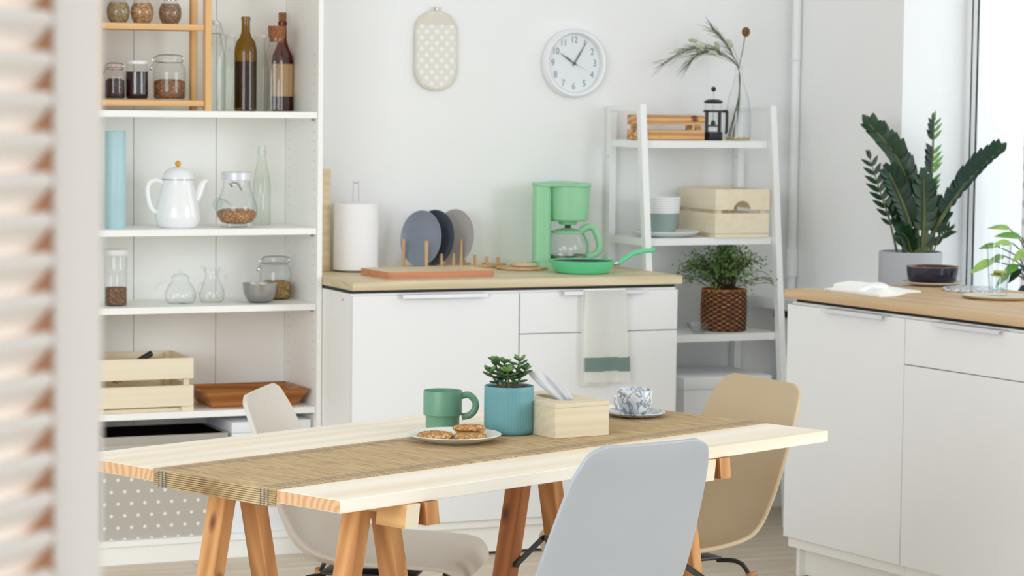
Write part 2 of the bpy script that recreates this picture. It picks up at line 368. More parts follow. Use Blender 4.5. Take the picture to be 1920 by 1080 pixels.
# ------------------------------------------------------------ room shell
RA = .10561; RX, RY = 1.25199, -1.25037          # right-hand counter frame: front corner and turn
def W(t, o, z=0): return Vector((RX+math.sin(RA)*t+math.cos(RA)*o, RY-math.cos(RA)*t+math.sin(RA)*o, z))
fl = struct(obj('floor', B(-5.2, 4.2, -10.6, .2, -.08, -.012), 'plank'))
pk = None; k = 0
for r in range(50):
    y1 = -.001-r*.19
    if y1-.19 < -9.6: break
    off = (r*.53) % 1.3
    for q in range(6):
        x0 = -4.6+q*1.3-off
        if y1 < -4.2 and (x0 > 1.0 or x0 < -4.2): continue
        if pk is None:
            pk = obj('plank', B(0, 1.297, -.1885, 0, -.012, 0, bev=.0012, seg=1), 'plank', fl); o = pk
        else:
            o = pk.copy(); C.objects.link(o)
        o.location = (x0, y1, 0)
struct(obj('wall_back', B(-5.2, 2.6, 0, .2, -.08, 3.2), 'wall'))
struct(obj('ceiling', B(-5.4, 4.2, -10.6, .2, 3.2, 3.3), 'ceil'))
# right wall: runs along the counter direction, two window openings
WO = .8755; wo_t0, wo_t1 = -.512, 1.35; sill_z = .80
wr = bpy.data.objects.new('wall_right', None); C.objects.link(wr); wr['kind'] = 'structure'; wr.location = (RX, RY, 0); wr.rotation_euler = (0, 0, RA)
# local frame of this empty: +x = away from counter front (o), -y = towards the camera (t)
def wbox(name, o0, o1, t0, t1, z0, z1, mat='wall', parent=None, bev=0):
    return obj(name, B(o0, o1, -t1, -t0, z0, z1, bev=bev), mat, parent or wr)
wbox('wall_section', WO, WO+.57, -1.28, wo_t0, -.08, 3.2)
wbox('wall_section', WO, WO+.57, wo_t0, wo_t1, -.08, .77)
wbox('wall_section', WO, WO+.57, wo_t0, wo_t1, 2.75, 3.2)
wbox('wall_section', WO, WO+.57, wo_t1, 2.2, -.08, 3.2)
wbox('wall_section', WO, WO+.57, 2.2, 5.6, -.08, .77)
wbox('wall_section', WO, WO+.57, 2.2, 5.6, 2.75, 3.2)
wbox('wall_section', WO, WO+.57, 5.6, 9.5, -.08, 3.2)
def window(nm, t0, t1):
    wn = bpy.data.objects.new(nm, None); C.objects.link(wn); wn['kind'] = 'structure'; wn.location = (RX, RY, 0); wn.rotation_euler = (0, 0, RA)
    a, b = WO+.285, WO+.355
    for (u0, u1, z0, z1) in ((t0, t0+.03, .815, 2.75), (t1-.03, t1, .815, 2.75), (t0+.03, t1-.03, .815, .845), (t0+.03, t1-.03, 2.72, 2.75)):
        wbox('window_frame', a, b, u0, u1, z0, z1, 'pvc', wn, .003)
    for (u0, u1, z0, z1) in ((t0+.03, t0+.062, .845, 2.72), (t1-.062, t1-.03, .845, 2.72), (t0+.062, t1-.062, .845, .877), (t0+.062, t1-.062, 2.69, 2.72)):
        wbox('sash', a+.004, b-.006, u0, u1, z0, z1, 'pvc', wn, .003)
    for u in (t0+.0295, t0+.0625): wbox('gasket', a+.001, a+.006, u-.0025, u+.0025, .85, 2.715, 'gasket', wn)
    wbox('pane', WO+.322, WO+.326, t0+.062, t1-.062, .877, 2.69, 'pane', wn)
    return wn
window('window_1', wo_t0, wo_t1); window('window_2', 2.2, 5.6)
# deep sill that also covers the radiator
sl = bpy.data.objects.new('windowsill', None); C.objects.link(sl); sl['kind'] = 'structure'; sl.location = (RX, RY, 0); sl.rotation_euler = (0, 0, RA)
wbox('sill_board', .690, WO+.285, wo_t0, wo_t1, .770, .815, 'pvc', sl, .012)
wbox('sill_board', .690, WO-.001, -1.19, wo_t0-.001, .770, .815, 'pvc', sl, .012)
rad = thing('radiator', 'white panel radiator under the sill in the corner behind the ladder shelf', 'radiator', (RX, RY, 0), RA)
wbox('panel', .775, .84, -1.10, .9, .12, .735, 'trimw', rad, .01)
wbox('bracket', .73, .80, -1.06, -1.03, .737, .768, 'dark', rad); wbox('bracket', .80, WO-.002, -.98, -.93, .45, .50, 'trimw', rad)
pp = thing('heating_pipe', 'thick white heating pipe rising in the room corner', 'pipe', (1.985, -.045, 0))
obj('riser', T([(0, 0, 0), (0, 0, 3.2)], .0165, 16), 'trimw', pp)
for z in (.99, 1.70): obj('sleeve', L([(.017, z-.11 if z < 1 else z-.008), (.0215, z-.108 if z < 1 else z-.006), (.0215, z-.004), (.017, z)], 16), 'trimw', pp)
# house opposite
hs = thing('brick_building', 'pinkish brick building seen through the window edge', 'building', (9.5, -1.0, -6), 0)
obj('facade', B(0, .6, -12, 14, 0, 18), 'brick', hs)
obj('window', B(-.03, 0, -2.3, -1.1, 5.6, 7.4), 'dark', hs)

# ------------------------------------------------------------ bookcase
BF = -.337
bc = thing('bookcase', 'tall white open bookcase filled with jars, bottles and boxes', 'bookcase', (0, 0, 0))
obj('side_panel', B(-.0185, -.001, BF, -.004, 0, 2.06, bev=.0008, seg=1), 'white', bc)
obj('side_panel', B(-.80, -.782, BF, -.004, 0, 2.06, bev=.0008, seg=1), 'white', bc)
for a, b in ((-.781, -.5595), (-.557, -.2695), (-.267, -.0195)): obj('back_panel', B(a, b, -.010, -.0042, .08, 2.05), 'white', bc)
obj('top_panel', B(-.7815, -.019, BF, -.0105, 2.04, 2.06), 'white', bc)
SH = (1.487, 1.099, .845, .498)
for z in SH: obj('shelf', B(-.7805, -.0205, BF+.003, -.0115, z-.0215, z, bev=.0008, seg=1), 'white', bc)
obj('shelf', B(-.7815, -.019, BF+.002, -.011, .0605, .08), 'white', bc); obj('plinth', B(-.7815, -.019, BF+.012, BF+.03, 0, .0600), 'white', bc)
for z in SH:
    obj('shelf_pin', T([(-.028, BF+.04, z-.027), (-.019, BF+.04, z-.027)], .004, 8), 'steel', bc)
bmh = bmesh.new()
for y in (BF+.035, -.05):
    for i in range(34):
        z = .62+i*.032
        if min(abs(z-s) for s in SH) > .035: tube(bmh, [(-.0192, y, z), (-.0186, y, z)], .0024, 6)
ph = obj('peg_holes', bmh, 'fabricplain', bc); ph['kind'] = 'stuff'

# --- glassware builders
def put(o, x, y, z, rz=0): o.location = (x, y, z); o.rotation_euler = (0, 0, rz); return o
def vessel(name, label, cat, loc, body, mat='glass', fill=None, fillmat=None, rz=0, group=None, seg=36):
    t = thing(name, label, cat, loc, rz, group)
    obj('body', L(body, seg), mat, t)
    if fill: obj('contents', L(fill, 32), fillmat, t)
    return t
# spice rack standing on the top visible shelf
z = SH[0]
rk = thing('spice_rack', 'honey pine two-tier spice rack on the top bookcase shelf', 'rack', (0, 0, z))
for x0 in (-.405, -.775):
    obj('front_post', B(x0, x0+.021, -.318, -.290, 0, .46, bev=.001, seg=1), 'rack', rk); obj('rear_post', B(x0, x0+.021, -.165, -.137, 0, .46, bev=.001, seg=1), 'rack', rk)
    obj('side_rail', B(x0+.003, x0+.018, -.2895, -.1655, .012, .03), 'rackx', rk); obj('side_rail', B(x0+.003, x0+.018, -.2895, -.1655, .435, .453), 'rackx', rk)
obj('tier', B(-.7535, -.4055, -.312, -.140, .014, .034, bev=.002, seg=1), 'rackx', rk)
obj('tier', B(-.7535, -.4055, -.312, -.140, .262, .282, bev=.002, seg=1), 'rackx', rk)
def globe_jar(x, label, fm):
    t = thing('spice_jar', label, 'jar', (x, -.245, z+.2822), 0, 'globe spice jars on the upper tier of the rack')
    P = [(0, 0), (.022, 0), (.027, .003), (.0355, .018), (.0385, .035), (.0365, .052), (.029, .067), (.0215, .073), (.0205, .080)]
    obj('body', L(P, 32), 'glass', t); obj('contents', L([(0, .002)]+[(r-.0018, h) for r, h in P[2:7]]+[(0, .066)], 32), fm, t)
    obj('lid', L([(0, .102), (.0215, .102), (.023, .1), (.023, .079), (.0208, .0785)], 28), 'chrome', t)
globe_jar(-.678, 'globe spice jar of pale oat grains, nearest the louvred screen', 'oats')
globe_jar(-.598, 'globe spice jar of round chickpeas, middle of the pine rack', 'chick')
globe_jar(-.503, 'globe spice jar of mixed brown grains at the pine post end', 'mixg')
def clip_jar(name, label, loc, r, h, fm, fh, seal='glass', rz=0, tilt=0):
    t = thing(name, label, 'jar', loc, rz)
    P = [(0, 0), (r*.86, 0), (r*.97, .006), (r, .02), (r, h*.62), (r*.93, h*.74), (r*.78, h*.80), (r*.76, h*.84), (r*.82, h*.85), (r*.82, h*.87)]
    obj('body', L(P, 36), 'glass', t)
    obj('contents', L([(0, .004), (r*.84, .004), (r*.95, .01), (r-.003, .022), (r-.003, fh), (r*.6, fh+.006), (0, fh+.004)], 32), fm, t)
    obj('seal', L([(r*.80, h*.872), (r*.86, h*.872), (r*.86, h*.892), (r*.80, h*.892)], 32), seal, t)
    obj('lid', L([(r*.82, h*.893), (r*.86, h*.90), (r*.84, h*.97), (r*.7, h), (0, h*.985)], 36), 'glass', t)
    bm = bmesh.new(); tube(bm, [(r*.80*math.cos(a), r*.80*math.sin(a), h*.83) for a in [2*PI*k/28 for k in range(28)]], .0016, 6, closed=True)
    tube(bm, smoothpath([(-r*.8, .004, h*.83), (-r*1.02, .004, h*.86), (-r*.98, .004, h*.93), (-r*.5, .004, h*1.0), (r*.5, .004, h*1.0), (r*.9, .004, h*.95), (r*.82, .004, h*.84)], 5), .0016, 6)
    tube(bm, smoothpath([(-r*.84, -.008, h*.88), (-r*1.05, -.008, h*.80), (-r*1.22, -.008, h*.68), (-r*1.2, .008, h*.68), (-r*1.02, .008, h*.80)], 4), .0022, 6)
    obj('wire_clip', bm, 'chrome', t); return t
zz = z+.0342
clip_jar('clip_jar', 'small clip-top jar with red seal, half hidden by the louvred screen', (-.685, -.23, zz), .034, .118, 'berries', .062, 'redseal')
t = vessel('jam_jar', 'jar of dark jam with a white lid on the pine rack', 'jar', (-.612, -.235, zz), [(0, 0), (.032, 0), (.0365, .006), (.0375, .02), (.0375, .09), (.035, .104), (.032, .108), (.032, .118)], 'glass', [(0, .003), (.031, .003), (.0355, .01), (.0358, .022), (.0358, .092), (0, .092)], 'jam')
obj('lid', L([(0, .128), (.033, .128), (.0355, .126), (.0355, .116), (.033, .1155)], 32), 'whitelid', t)
clip_jar('clip_jar', 'wide clip-top glass jar half full of granola on the pine rack', (-.502, -.235, zz), .0535, .148, 'granola', .062, 'glass')
# bottles on the same shelf
def bottle(name, label, loc, P, mat='glassg', group=None, cat='bottle'):
    t = thing(name, label, cat, loc, 0, group); obj('body', L(P, 36), mat, t); return t
t = bottle('swing_top_bottle', 'clear swing-top bottle with wire clasp beside the pine rack', (-.338, -.215, z), [(0, 0), (.03, 0), (.034, .005), (.034, .17), (.031, .195), (.017, .245), (.0145, .265), (.0155, .283), (.0145, .284), (.012, .284)])
bm = bmesh.new()
for s in (-1, 1): tube(bm, smoothpath([(0, 0, .298), (s*.014, 0, .294), (s*.022, 0, .27), (s*.026, 0, .256), (s*.017, 0, .25), (s*.02, -.006, .235), (s*.012, -.01, .215)], 5), .0013, 6)
tube(bm, [(.0165*math.cos(2*PI*k/20), .0165*math.sin(2*PI*k/20), .256) for k in range(20)], .0013, 6, closed=True)
obj('wire_clasp', bm, 'steel', t); obj('stopper', L([(0, .284), (.009, .284), (.011, .29), (.007, .298), (0, .30)], 16), 'whitelid', t)
for x, lb in ((-.252, 'slim clear bottle with white cap between swing-top and wine bottle'), (-.147, 'slim clear bottle with white cap just right of the wine bottle')):
    t = bottle('capped_bottle', lb, (x, -.11, z), [(0, 0), (.024, 0), (.028, .005), (.028, .14), (.025, .17), (.0185, .20), (.0185, .25)], 'glassg', 'slim white-capped bottles')
    obj('cap', L([(0, .258), (.020, .258), (.021, .256), (.021, .246), (.019, .2455)], 24), 'whitelid', t)
t = bottle('wine_bottle', 'olive green wine bottle with long neck on the top shelf', (-.236, -.225, z), [(0, .012), (.02, .005), (.034, 0), (.0375, .004), (.0375, .19), (.036, .21), (.03, .232), (.02, .246), (.0145, .262), (.0135, .30), (.0152, .302), (.0152, .312), (.0128, .314)], 'wine')
obj('liquid', L([(0, .014), (.033, .014), (.0362, .01), (.0362, .165), (0, .165)], 28), pm('dark_wine', (70, 50, 18), .3), t)
t = bottle('cork_stopper_bottle', 'wide clear bottle with a big cork stopper on the top shelf', (-.127, -.225, z), [(0, 0), (.038, 0), (.0425, .005), (.0425, .165), (.038, .195), (.028, .215), (.0245, .225), (.0245, .245)], 'glass')
obj('cork', L([(0, .232), (.023, .232), (.0245, .246), (.0275, .2465), (.0295, .285), (0, .285)], 28), 'cork', t)
t = bottle('amber_bottle', 'brown glass bottle with kraft label and cork, in the corner of the shelf', (-.0585, -.085, z), [(0, 0), (.033, 0), (.036, .004), (.036, .17), (.034, .188), (.022, .215), (.0145, .24), (.0135, .29), (.0155, .292), (.0155, .304), (.012, .305)], 'brownglass')
obj('liquid', L([(0, .003), (.034, .005), (.0345, .185), (0, .185)], 28), pm('rum_brown', (126, 60, 24), .2), t)
obj('label', L([(.0364, .05), (.0364, .16)], 36), 'label', t); obj('cork', L([(0, .30), (.010, .30), (.0115, .306), (.0135, .306), (.0135, .335), (0, .335)], 20), 'cork', t)

# second shelf
z = SH[1]
tag(put(obj('blue_cylinder', L([(0, 0), (.032, 0), (.034, .003), (.034, .316), (.032, .319), (.030, .319), (.030, .02), (0, .018)], 36), 'blueglass'), -.683, -.23, z), 'tall pale blue cylinder vase beside the white coffee pot', 'vase')
t = thing('coffee_pot', 'white enamel coffee pot with yellow lid knob on the second shelf', 'coffee pot', (-.466, -.215, z))
obj('body', L([(0, 0), (.055, 0), (.064, .004), (.074, .022), (.0755, .04), (.069, .075), (.058, .12), (.051, .15), (.050, .160), (.0475, .160)], 48), 'enamel', t)
ld = obj('lid', L([(.052, .161), (.052, .165), (.049, .176), (.04, .190), (.024, .199), (.006, .202), (0, .202)], 48), 'enamel', t)
obj('rim_band', L([(.0515, .1592), (.0526, .1592), (.0526, .1615), (.0515, .1615)], 48), 'rimgrey', ld)
bm = bmesh.new(); ball(bm, (0, 0, .212), .0102, 16); obj('knob', bm, 'yellow', ld)
obj('handle', T(smoothpath([(-.051, 0, .150), (-.075, 0, .158), (-.098, 0, .148), (-.104, 0, .115), (-.096, 0, .075), (-.080, 0, .055), (-.066, 0, .053)], 6), .0085, 12), 'enamel', t)
obj('spout', T(smoothpath([(.055, 0, .085), (.070, 0, .110), (.082, 0, .140), (.092, 0, .152), (.100, 0, .155)], 6), [.02-.011*min(1, k/20) for k in range(25)], 14), 'enamel', t)
t = thing('pig_jar', 'pig-shaped glass jar of corn with grey metal lid', 'jar', (-.262, -.215, z), 0)
obj('body', L([(0, .010), (.03, .010), (.052, .016), (.066, .034), (.07, .055), (.066, .08), (.054, .11), (.046, .135), (.045, .155)], 40), 'glass', t)
obj('contents', L([(0, .012), (.03, .0125), (.05, .018), (.063, .036), (.0665, .05), (.05, .060), (0, .056)], 36), 'corn', t)
obj('lid', L([(0, .185), (.048, .185), (.0515, .182), (.0515, .158), (.047, .157)], 40), 'alu', t)
obj('snout', T([(-.045, -.035, .058), (-.068, -.05, .075), (-.085, -.06, .08)], [.026, .022, .021], 20), 'glass', t)
obj('nose_rim', T([(-.085, -.06, .08), (-.0865, -.061, .0803)], .0215, 20), 'glassg', t)
for sx, sy in ((-1, -1), (1, -1), (-1, 1), (1, 1)): obj('foot', T([(sx*.034, sy*.03, 0), (sx*.032, sy*.028, .018)], .009, 12), 'glass', t)
bm = bmesh.new(); tube(bm, smoothpath([(-.03, -.045, .135), (-.04, -.05, .15), (-.015, -.055, .148), (0, -.05, .125)], 5), .003, 6); obj('ear', bm, 'steel', t)
t = bottle('tall_bottle', 'tall clear swing-top bottle behind the pig-shaped jar', (-.135, -.10, z), [(0, 0), (.027, 0), (.030, .005), (.030, .13), (.027, .155), (.0145, .225), (.013, .24), (.0165, .243), (.0165, .25), (.0135, .252), (.0135, .270), (.010, .270)], 'glassg')

# third shelf
z = SH[2]
t = vessel('storage_jar', 'straight glass storage jar of brown pulses with flat white lid', 'jar', (-.680, -.225, z), [(0, 0), (.034, 0), (.037, .004), (.037, .16), (.036, .163)], 'glass', [(0, .003), (.0352, .004), (.0352, .06), (0, .062)], 'nuts')
obj('lid', L([(0, .185), (.042, .185), (.044, .182), (.044, .168), (.042, .165), (0, .165)], 36), 'whitelid', t)
t = thing('glass_teapot', 'small clear glass teapot with knobbed lid on the third shelf', 'teapot', (-.452, -.20, z))
obj('body', L([(0, 0), (.036, 0), (.046, .004), (.052, .02), (.05, .04), (.04, .06), (.030, .072), (.028, .082)], 40), 'glass', t)
ld = obj('lid', L([(.03, .083), (.030, .088), (.02, .097), (.006, .100)], 32), 'glass', t); bm = bmesh.new(); ball(bm, (0, 0, .107), .0075, 12); obj('knob', bm, 'glass', ld)
obj('spout', T(smoothpath([(.046, 0, .02), (.064, 0, .035), (.072, 0, .058), (.082, 0, .066)], 5), .007, 12), 'glass', t)
obj('handle', T(smoothpath([(-.034, 0, .064), (-.06, 0, .072), (-.085, 0, .055), (-.093, 0, .03)], 6), .0035, 10), 'glass', t)
t = thing('glass_pitcher', 'little clear glass pitcher beside the glass teapot', 'pitcher', (-.338, -.185, z))
obj('body', L([(0, 0), (.03, 0), (.038, .004), (.043, .024), (.04, .045), (.028, .07), (.022, .088), (.024, .106), (.029, .118)], 36), 'glass', t)
obj('handle', T(smoothpath([(.026, 0, .105), (.045, 0, .098), (.05, 0, .07), (.044, 0, .045), (.04, 0, .04)], 6), .004, 10), 'glass', t)
obj('spout_lip', T(smoothpath([(-.024, 0, .108), (-.032, 0, .116), (-.036, 0, .121)], 4), [.006]*8+[.004], 10), 'glass', t)
tag(put(obj('steel_bowl', L([(0, 0), (.03, 0), (.042, .008), (.053, .03), (.0578, .058), (.0592, .064), (.0585, .0655), (.0565, .06), (.051, .031), (.04, .011), (0, .004)], 48), 'steel'), -.186, -.235, z), 'brushed steel bowl in front of the jar of flakes', 'bowl')
clip_jar('clip_jar', 'clip-top glass jar of golden flakes behind the steel bowl', (-.085, -.105, z), .054, .146, 'flakes', .058, 'glass')

# fourth shelf: slatted crate with utensils, tray
def crate(name, label, loc, rz, Lx, Ly, H, slat, mx, my, gap, base=.016, handle=False, n=2, th=.011):
    t = thing(name, label, 'crate', loc, rz)
    hs_ = (H-base-gap*(n-1))/n
    for k in range(n):
        z0 = base+k*(hs_+gap)
        for y in (-Ly/2, Ly/2-th): obj('slat', B(-Lx/2+(0 if not handle else th), Lx/2-(0 if not handle else th), y, y+th, z0, z0+hs_, bev=.001, seg=1), mx, t)
        for x in (-Lx/2, Lx/2-th):
            if handle and k == n-1:
                bm = bmesh.new(); pts = [(-Ly/2, z0), (-.036, z0)]+[(-.036*math.cos(a), z0+.032*math.sin(a)) for a in [PI*i/10 for i in range(1, 10)]]+[(.036, z0), (Ly/2, z0), (Ly/2, z0+hs_), (-Ly/2, z0+hs_)]
                prism(bm, pts, x, x+th, 'yz'); obj('end_panel', bm, my, t)
            else: obj('end_panel' if k == n-1 else 'slat', B(x, x+th, -Ly/2+(th if not handle else 0), Ly/2-(th if not handle else 0), z0, z0+hs_, bev=.001, seg=1), my, t)
    for sx in (-1, 1):
        for sy in (-1, 1): obj('corner_post', B(sx*(Lx/2-th-.0105)-.0095, sx*(Lx/2-th-.0105)+.0095, sy*(Ly/2-th-.0105)-.0095, sy*(Ly/2-th-.0105)+.0095, base*.4, H-.004), my, t)
    nb = 4
    for k in range(nb):
        y0 = -Ly/2+th+.002+k*(Ly-2*th-.004)/nb; obj('bottom_slat', B(-Lx/2+th, Lx/2-th, y0+.002, y0+(Ly-2*th-.004)/nb-.002, .0, .010), mx, t)
    for sx in (-1, 1): obj('foot', B(sx*(Lx/2-.02)-.02, sx*(Lx/2-.02)+.02, -Ly/2+.001, Ly/2-.001, 0.0, base-.001), my, t)
    return t
z = SH[3]
crate('slatted_crate', 'pale pine slatted crate of cooking utensils on the lowest bookcase shelf', (-.612, -.185, z), 0, .345, .255, .176, 2, 'crate', 'crate_e', .022)
t = thing('spatula', 'black spatula handle sticking out of the pine utensil crate', 'spatula', (-.60, -.20, z+.016))
obj('handle', T([(-.06, .0, .11), (.055, .02, .165)], [.007, .010], 10), 'black', t); obj('blade', B(-.13, -.06, -.03, .03, .088, .092), 'black', t)
for i, (dx, dy, rz2) in enumerate(((.07, .03, 10), (.095, -.01, -14), (.055, .06, 32))):
    t = thing('wooden_spoon', ('wooden spoon lying crosswise in the pine utensil crate, nearest the black spatula', 'wooden spoon tip at the corner of the pine utensil crate', 'wooden spoon at the back of the pine utensil crate')[i], 'spoon', (-.60+dx, -.19+dy, z+.03), math.radians(rz2))
    obj('stick', T([(-.15, 0, .06), (-.02, 0, .118)], .006, 8), 'beech', t); bm = bmesh.new(); ball(bm, (0, 0, .124), .024, 12, 1.2, .8, .5); obj('bowl', bm, 'beech', t)
t = thing('wooden_tray', 'oiled brown wooden tray with flared sides on the lowest bookcase shelf', 'tray', (-.213, -.185, z))
bm = bmesh.new()
def ring(lx, ly, zz_): return [bm.verts.new(p) for p in ((-lx, -ly, zz_), (lx, -ly, zz_), (lx, ly, zz_), (-lx, ly, zz_))]
R1 = [ring(.145, .085, 0), ring(.15, .09, .006), ring(.178, .118, .05), ring(.184, .124, .056), ring(.180, .12, .058), ring(.172, .112, .052), ring(.142, .082, .012)]
for A, D in zip(R1, R1[1:]):
    for k in range(4): bm.faces.new((A[k], A[(k+1) % 4], D[(k+1) % 4], D[k]))
bm.faces.new(R1[0][::-1]); bm.faces.new(R1[-1])
obj('dish', bm, 'acacia', t); obj('inlay_strip', B(-.14, .14, -.02, .02, .0122, .0135), 'rackx', t)

# bottom: dotted bin and white box
t = thing('fabric_bin', 'grey fabric storage bin with white polka dots on the bookcase floor', 'storage bin', (-.536, -.172, .0803))
bm = bmesh.new(); a = .216; d = .137; h = .339
for x0, x1, y0, y1 in ((-a, a, -d, -d+.008), (-a, a, d-.008, d), (-a, -a+.008, -d+.008, d-.008), (a-.008, a, -d+.008, d-.008)): box(bm, x0, x1, y0, y1, .0, h-.012)
obj('body', bm, 'fabricgrey', t)
bm = bmesh.new()
for x0, x1, y0, y1 in ((-a-.001, a+.001, -d-.002, -d+.009), (-a-.001, a+.001, d-.009, d+.001), (-a-.001, -a+.009, -d+.0095, d-.0095), (a-.009, a+.001, -d+.0095, d-.0095)): box(bm, x0, x1, y0, y1, h-.028, h, bev=.002)
obj('rim', bm, 'fabricplain', t); obj('inner_shade', B(-a+.009, a-.009, -d+.0095, d-.0105, .004, .12), 'inblack', t); obj('inner_shade', B(-a+.0095, a-.0095, d-.0100, d-.0093, .121, .3385), 'inblack', t); obj('inner_shade', B(a-.0102, a-.0093, -d+.0097, d-.0105, .121, .3385), 'inblack', t)  # black panels paint the shade inside the open bin
t = thing('storage_box', 'plain white storage box beside the dotted fabric bin', 'box', (-.168, -.175, .0803))
obj('body', B(-.137, .137, -.135, .135, 0, .335, bev=.002), 'boxw', t); obj('lid', B(-.14, .14, -.138, .138, .336, .372, bev=.003), 'boxw', t)

# ------------------------------------------------------------ back counter
def handle(bm, x0, x1, y, z):
    box(bm, x0, x1, y-.022, y+.014, z, z+.0025); box(bm, x0, x1, y-.022, y-.0195, z-.010, z)
bk = thing('base_cabinet', 'white base cabinet with one large door beside the bookcase', 'cabinet', (0, 0, 0))
obj('carcass', B(.002, .599, -.60, -.012, .10, .897), 'white', bk); d = obj('door', B(.003, .5975, -.62, -.6015, .128, .890, bev=.001, seg=1), 'front', bk)
obj('plinth', B(.002, .599, -.575, -.557, .012, .0995), 'white', bk)
bm = bmesh.new(); handle(bm, .17, .475, -.62, .8905); obj('handle', bm, 'alu', d)
bm = bmesh.new(); tube(bm, [(.0005, -.53, .873), (.002, -.53, .873)], .004, 10); obj('screw_cap', bm, 'fabricplain', bk)
bd = thing('drawer_cabinet', 'white drawer base cabinet with dish towel on its top handle', 'cabinet', (0, 0, 0))
obj('carcass', B(.601, 1.198, -.60, -.012, .10, .897), 'white', bd)
d1 = obj('drawer', B(.6025, 1.197, -.62, -.6015, .7525, .890, bev=.001, seg=1), 'front', bd); d2 = obj('drawer', B(.6025, 1.197, -.62, -.6015, .128, .7495, bev=.001, seg=1), 'front', bd)
obj('plinth', B(.601, 1.198, -.575, -.557, .012, .0995), 'white', bd)
bm = bmesh.new(); handle(bm, .755, 1.06, -.62, .8905); obj('handle', bm, 'alu', d1)
ZC = .9373
tag(obj('worktop', B(.002, 1.216, -.619, -.001, ZC-.0292, ZC, bev=.0015, seg=1), 'ctop'), 'light oak worktop along the back wall', 'worktop')
bm = bmesh.new(); box(bm, .004, 1.196, -.598, -.02, .8972, ZC-.0295); tag(obj('gap_shade', bm, 'dark'), 'dark batten standing in for shade in the gap under the back worktop', 'strip')  # dark fill added under the worktop; its colour is painted gap shade

# boards leaning at the bookcase side
t = thing('leaning_board', 'light wooden chopping board standing upright against the bookcase', 'chopping board', (.052, -.11, ZC), math.radians(0))
obj('board', B(-.045, .056, -.012, .012, 0, .352, bev=.003), 'boardtop', t)
obj('hole', T([(-.0065, -.0123, .305), (-.0065, -.0119, .305)], .006, 10), 'dark', t)
tag(put(obj('leaning_board', B(-.06, .062, -.006, .006, 0, .338, bev=.002), 'beech'), .0645, -.06, ZC), 'thinner wooden board behind the upright chopping board', 'chopping board')
# paper towel
t = thing('paper_towel_holder', 'white kitchen paper roll on a wire holder', 'paper towel', (.193, -.14, ZC))
obj('base', L([(0, 0), (.07, 0), (.072, .003), (.07, .006), (0, .006)], 40), 'steel', t)
obj('roll', L([(.02, .0065), (.076, .0065), (.078, .008), (.078, .234), (.076, .236), (.02, .236)], 48), 'paper', t)
bm = bmesh.new()
tube(bm, smoothpath([(-.010, 0, .006), (-.010, 0, .29), (-.008, 0, .302), (0, 0, .307), (.008, 0, .302), (.010, 0, .29), (.010, 0, .006)], 6), .0018, 8); obj('wire_loop', bm, 'steel', t)
obj('disc', L([(0, .2365), (.05, .2365), (.052, .2375), (.05, .2395), (0, .2395)], 36), 'paper', t)
# dish rack and plates
az = math.radians(90-66); ca, sa = math.cos(az), math.sin(az)
rkd = thing('dish_rack', 'wooden peg rack holding three plates', 'dish rack', (.40, -.175, ZC), az)
for y in (-.055, .055): obj('runner', B(-.03, .40, y-.012, y+.012, .0, .014, bev=.003), 'beech', rkd)
for x in (-.012, .385): obj('crossbar', B(x-.012, x+.012, -.0425, .0425, .002, .012), 'beech', rkd)
for i, (x, h) in enumerate(((0, .107), (.075, .06), (.135, .06), (.175, .107), (.25, .05), (.31, .042), (.37, .036))):
    for y in (-.055, .055): obj('peg', T([(x, y, .0135), (x, y, h if y < 0 or i in (0, 3) else h*.9)], .0058, 10), 'beech', rkd)
def standing_plate(x, label, mat, r=.098):
    prof = [(0, 0), (r*.55, 0), (r*.6, .002), (r*.85, .006), (r*.985, .016), (r, .0175), (r*.985, .019), (r*.84, .010), (r*.6, .005), (0, .004)]
    o = obj('plate', L(prof, 56), mat); o.matrix_world = Matrix.Translation((.40+ca*x, -.175+sa*x, ZC+.0145+r*.985)) @ Matrix.Rotation(az, 4, 'Z') @ Matrix.Rotation(math.radians(-84), 4, 'Y')
    return tag(o, label, 'plate', 'plates standing in the wooden rack')
standing_plate(.045, 'slate blue plate, first in the wooden rack', 'plateblue'); standing_plate(.112, 'dark blue plate standing between the slate and grey plates', 'platedark'); standing_plate(.215, 'warm grey plate, last in the wooden rack', 'plategrey')
# chopping board lying
t = thing('chopping_board', 'thick reddish-edged chopping board lying on the back worktop', 'chopping board', (.355, -.40, ZC), math.radians(4))
bm = bmesh.new(); prism(bm, rrect(.40, .235, .02, 5), 0, .0225); obj('board', bm, 'boardside', t)
bm = bmesh.new(); prism(bm, rrect(.398, .233, .019, 5), .02255, .0232); obj('top_face', bm, 'boardtop', t)
# trivets
tag(put(obj('round_board', L([(0, 0), (.084, 0), (.09, .003), (.09, .007), (.087, .010), (0, .010)], 48), 'beech'), .80, -.19, ZC), 'round wooden board lying beside the mint coffee maker', 'board')
t = thing('round_coaster', 'small round wooden coaster stacked on the round board', 'coaster', (.815, -.18, ZC+.0103))
obj('disc', L([(0, 0), (.046, 0), (.05, .003), (.05, .010), (.048, .012), (0, .012)], 40), 'boardtop', t); obj('knob', L([(0, .0122), (.008, .0122), (.008, .016), (.006, .019), (0, .019)], 16), 'boardtop', t)
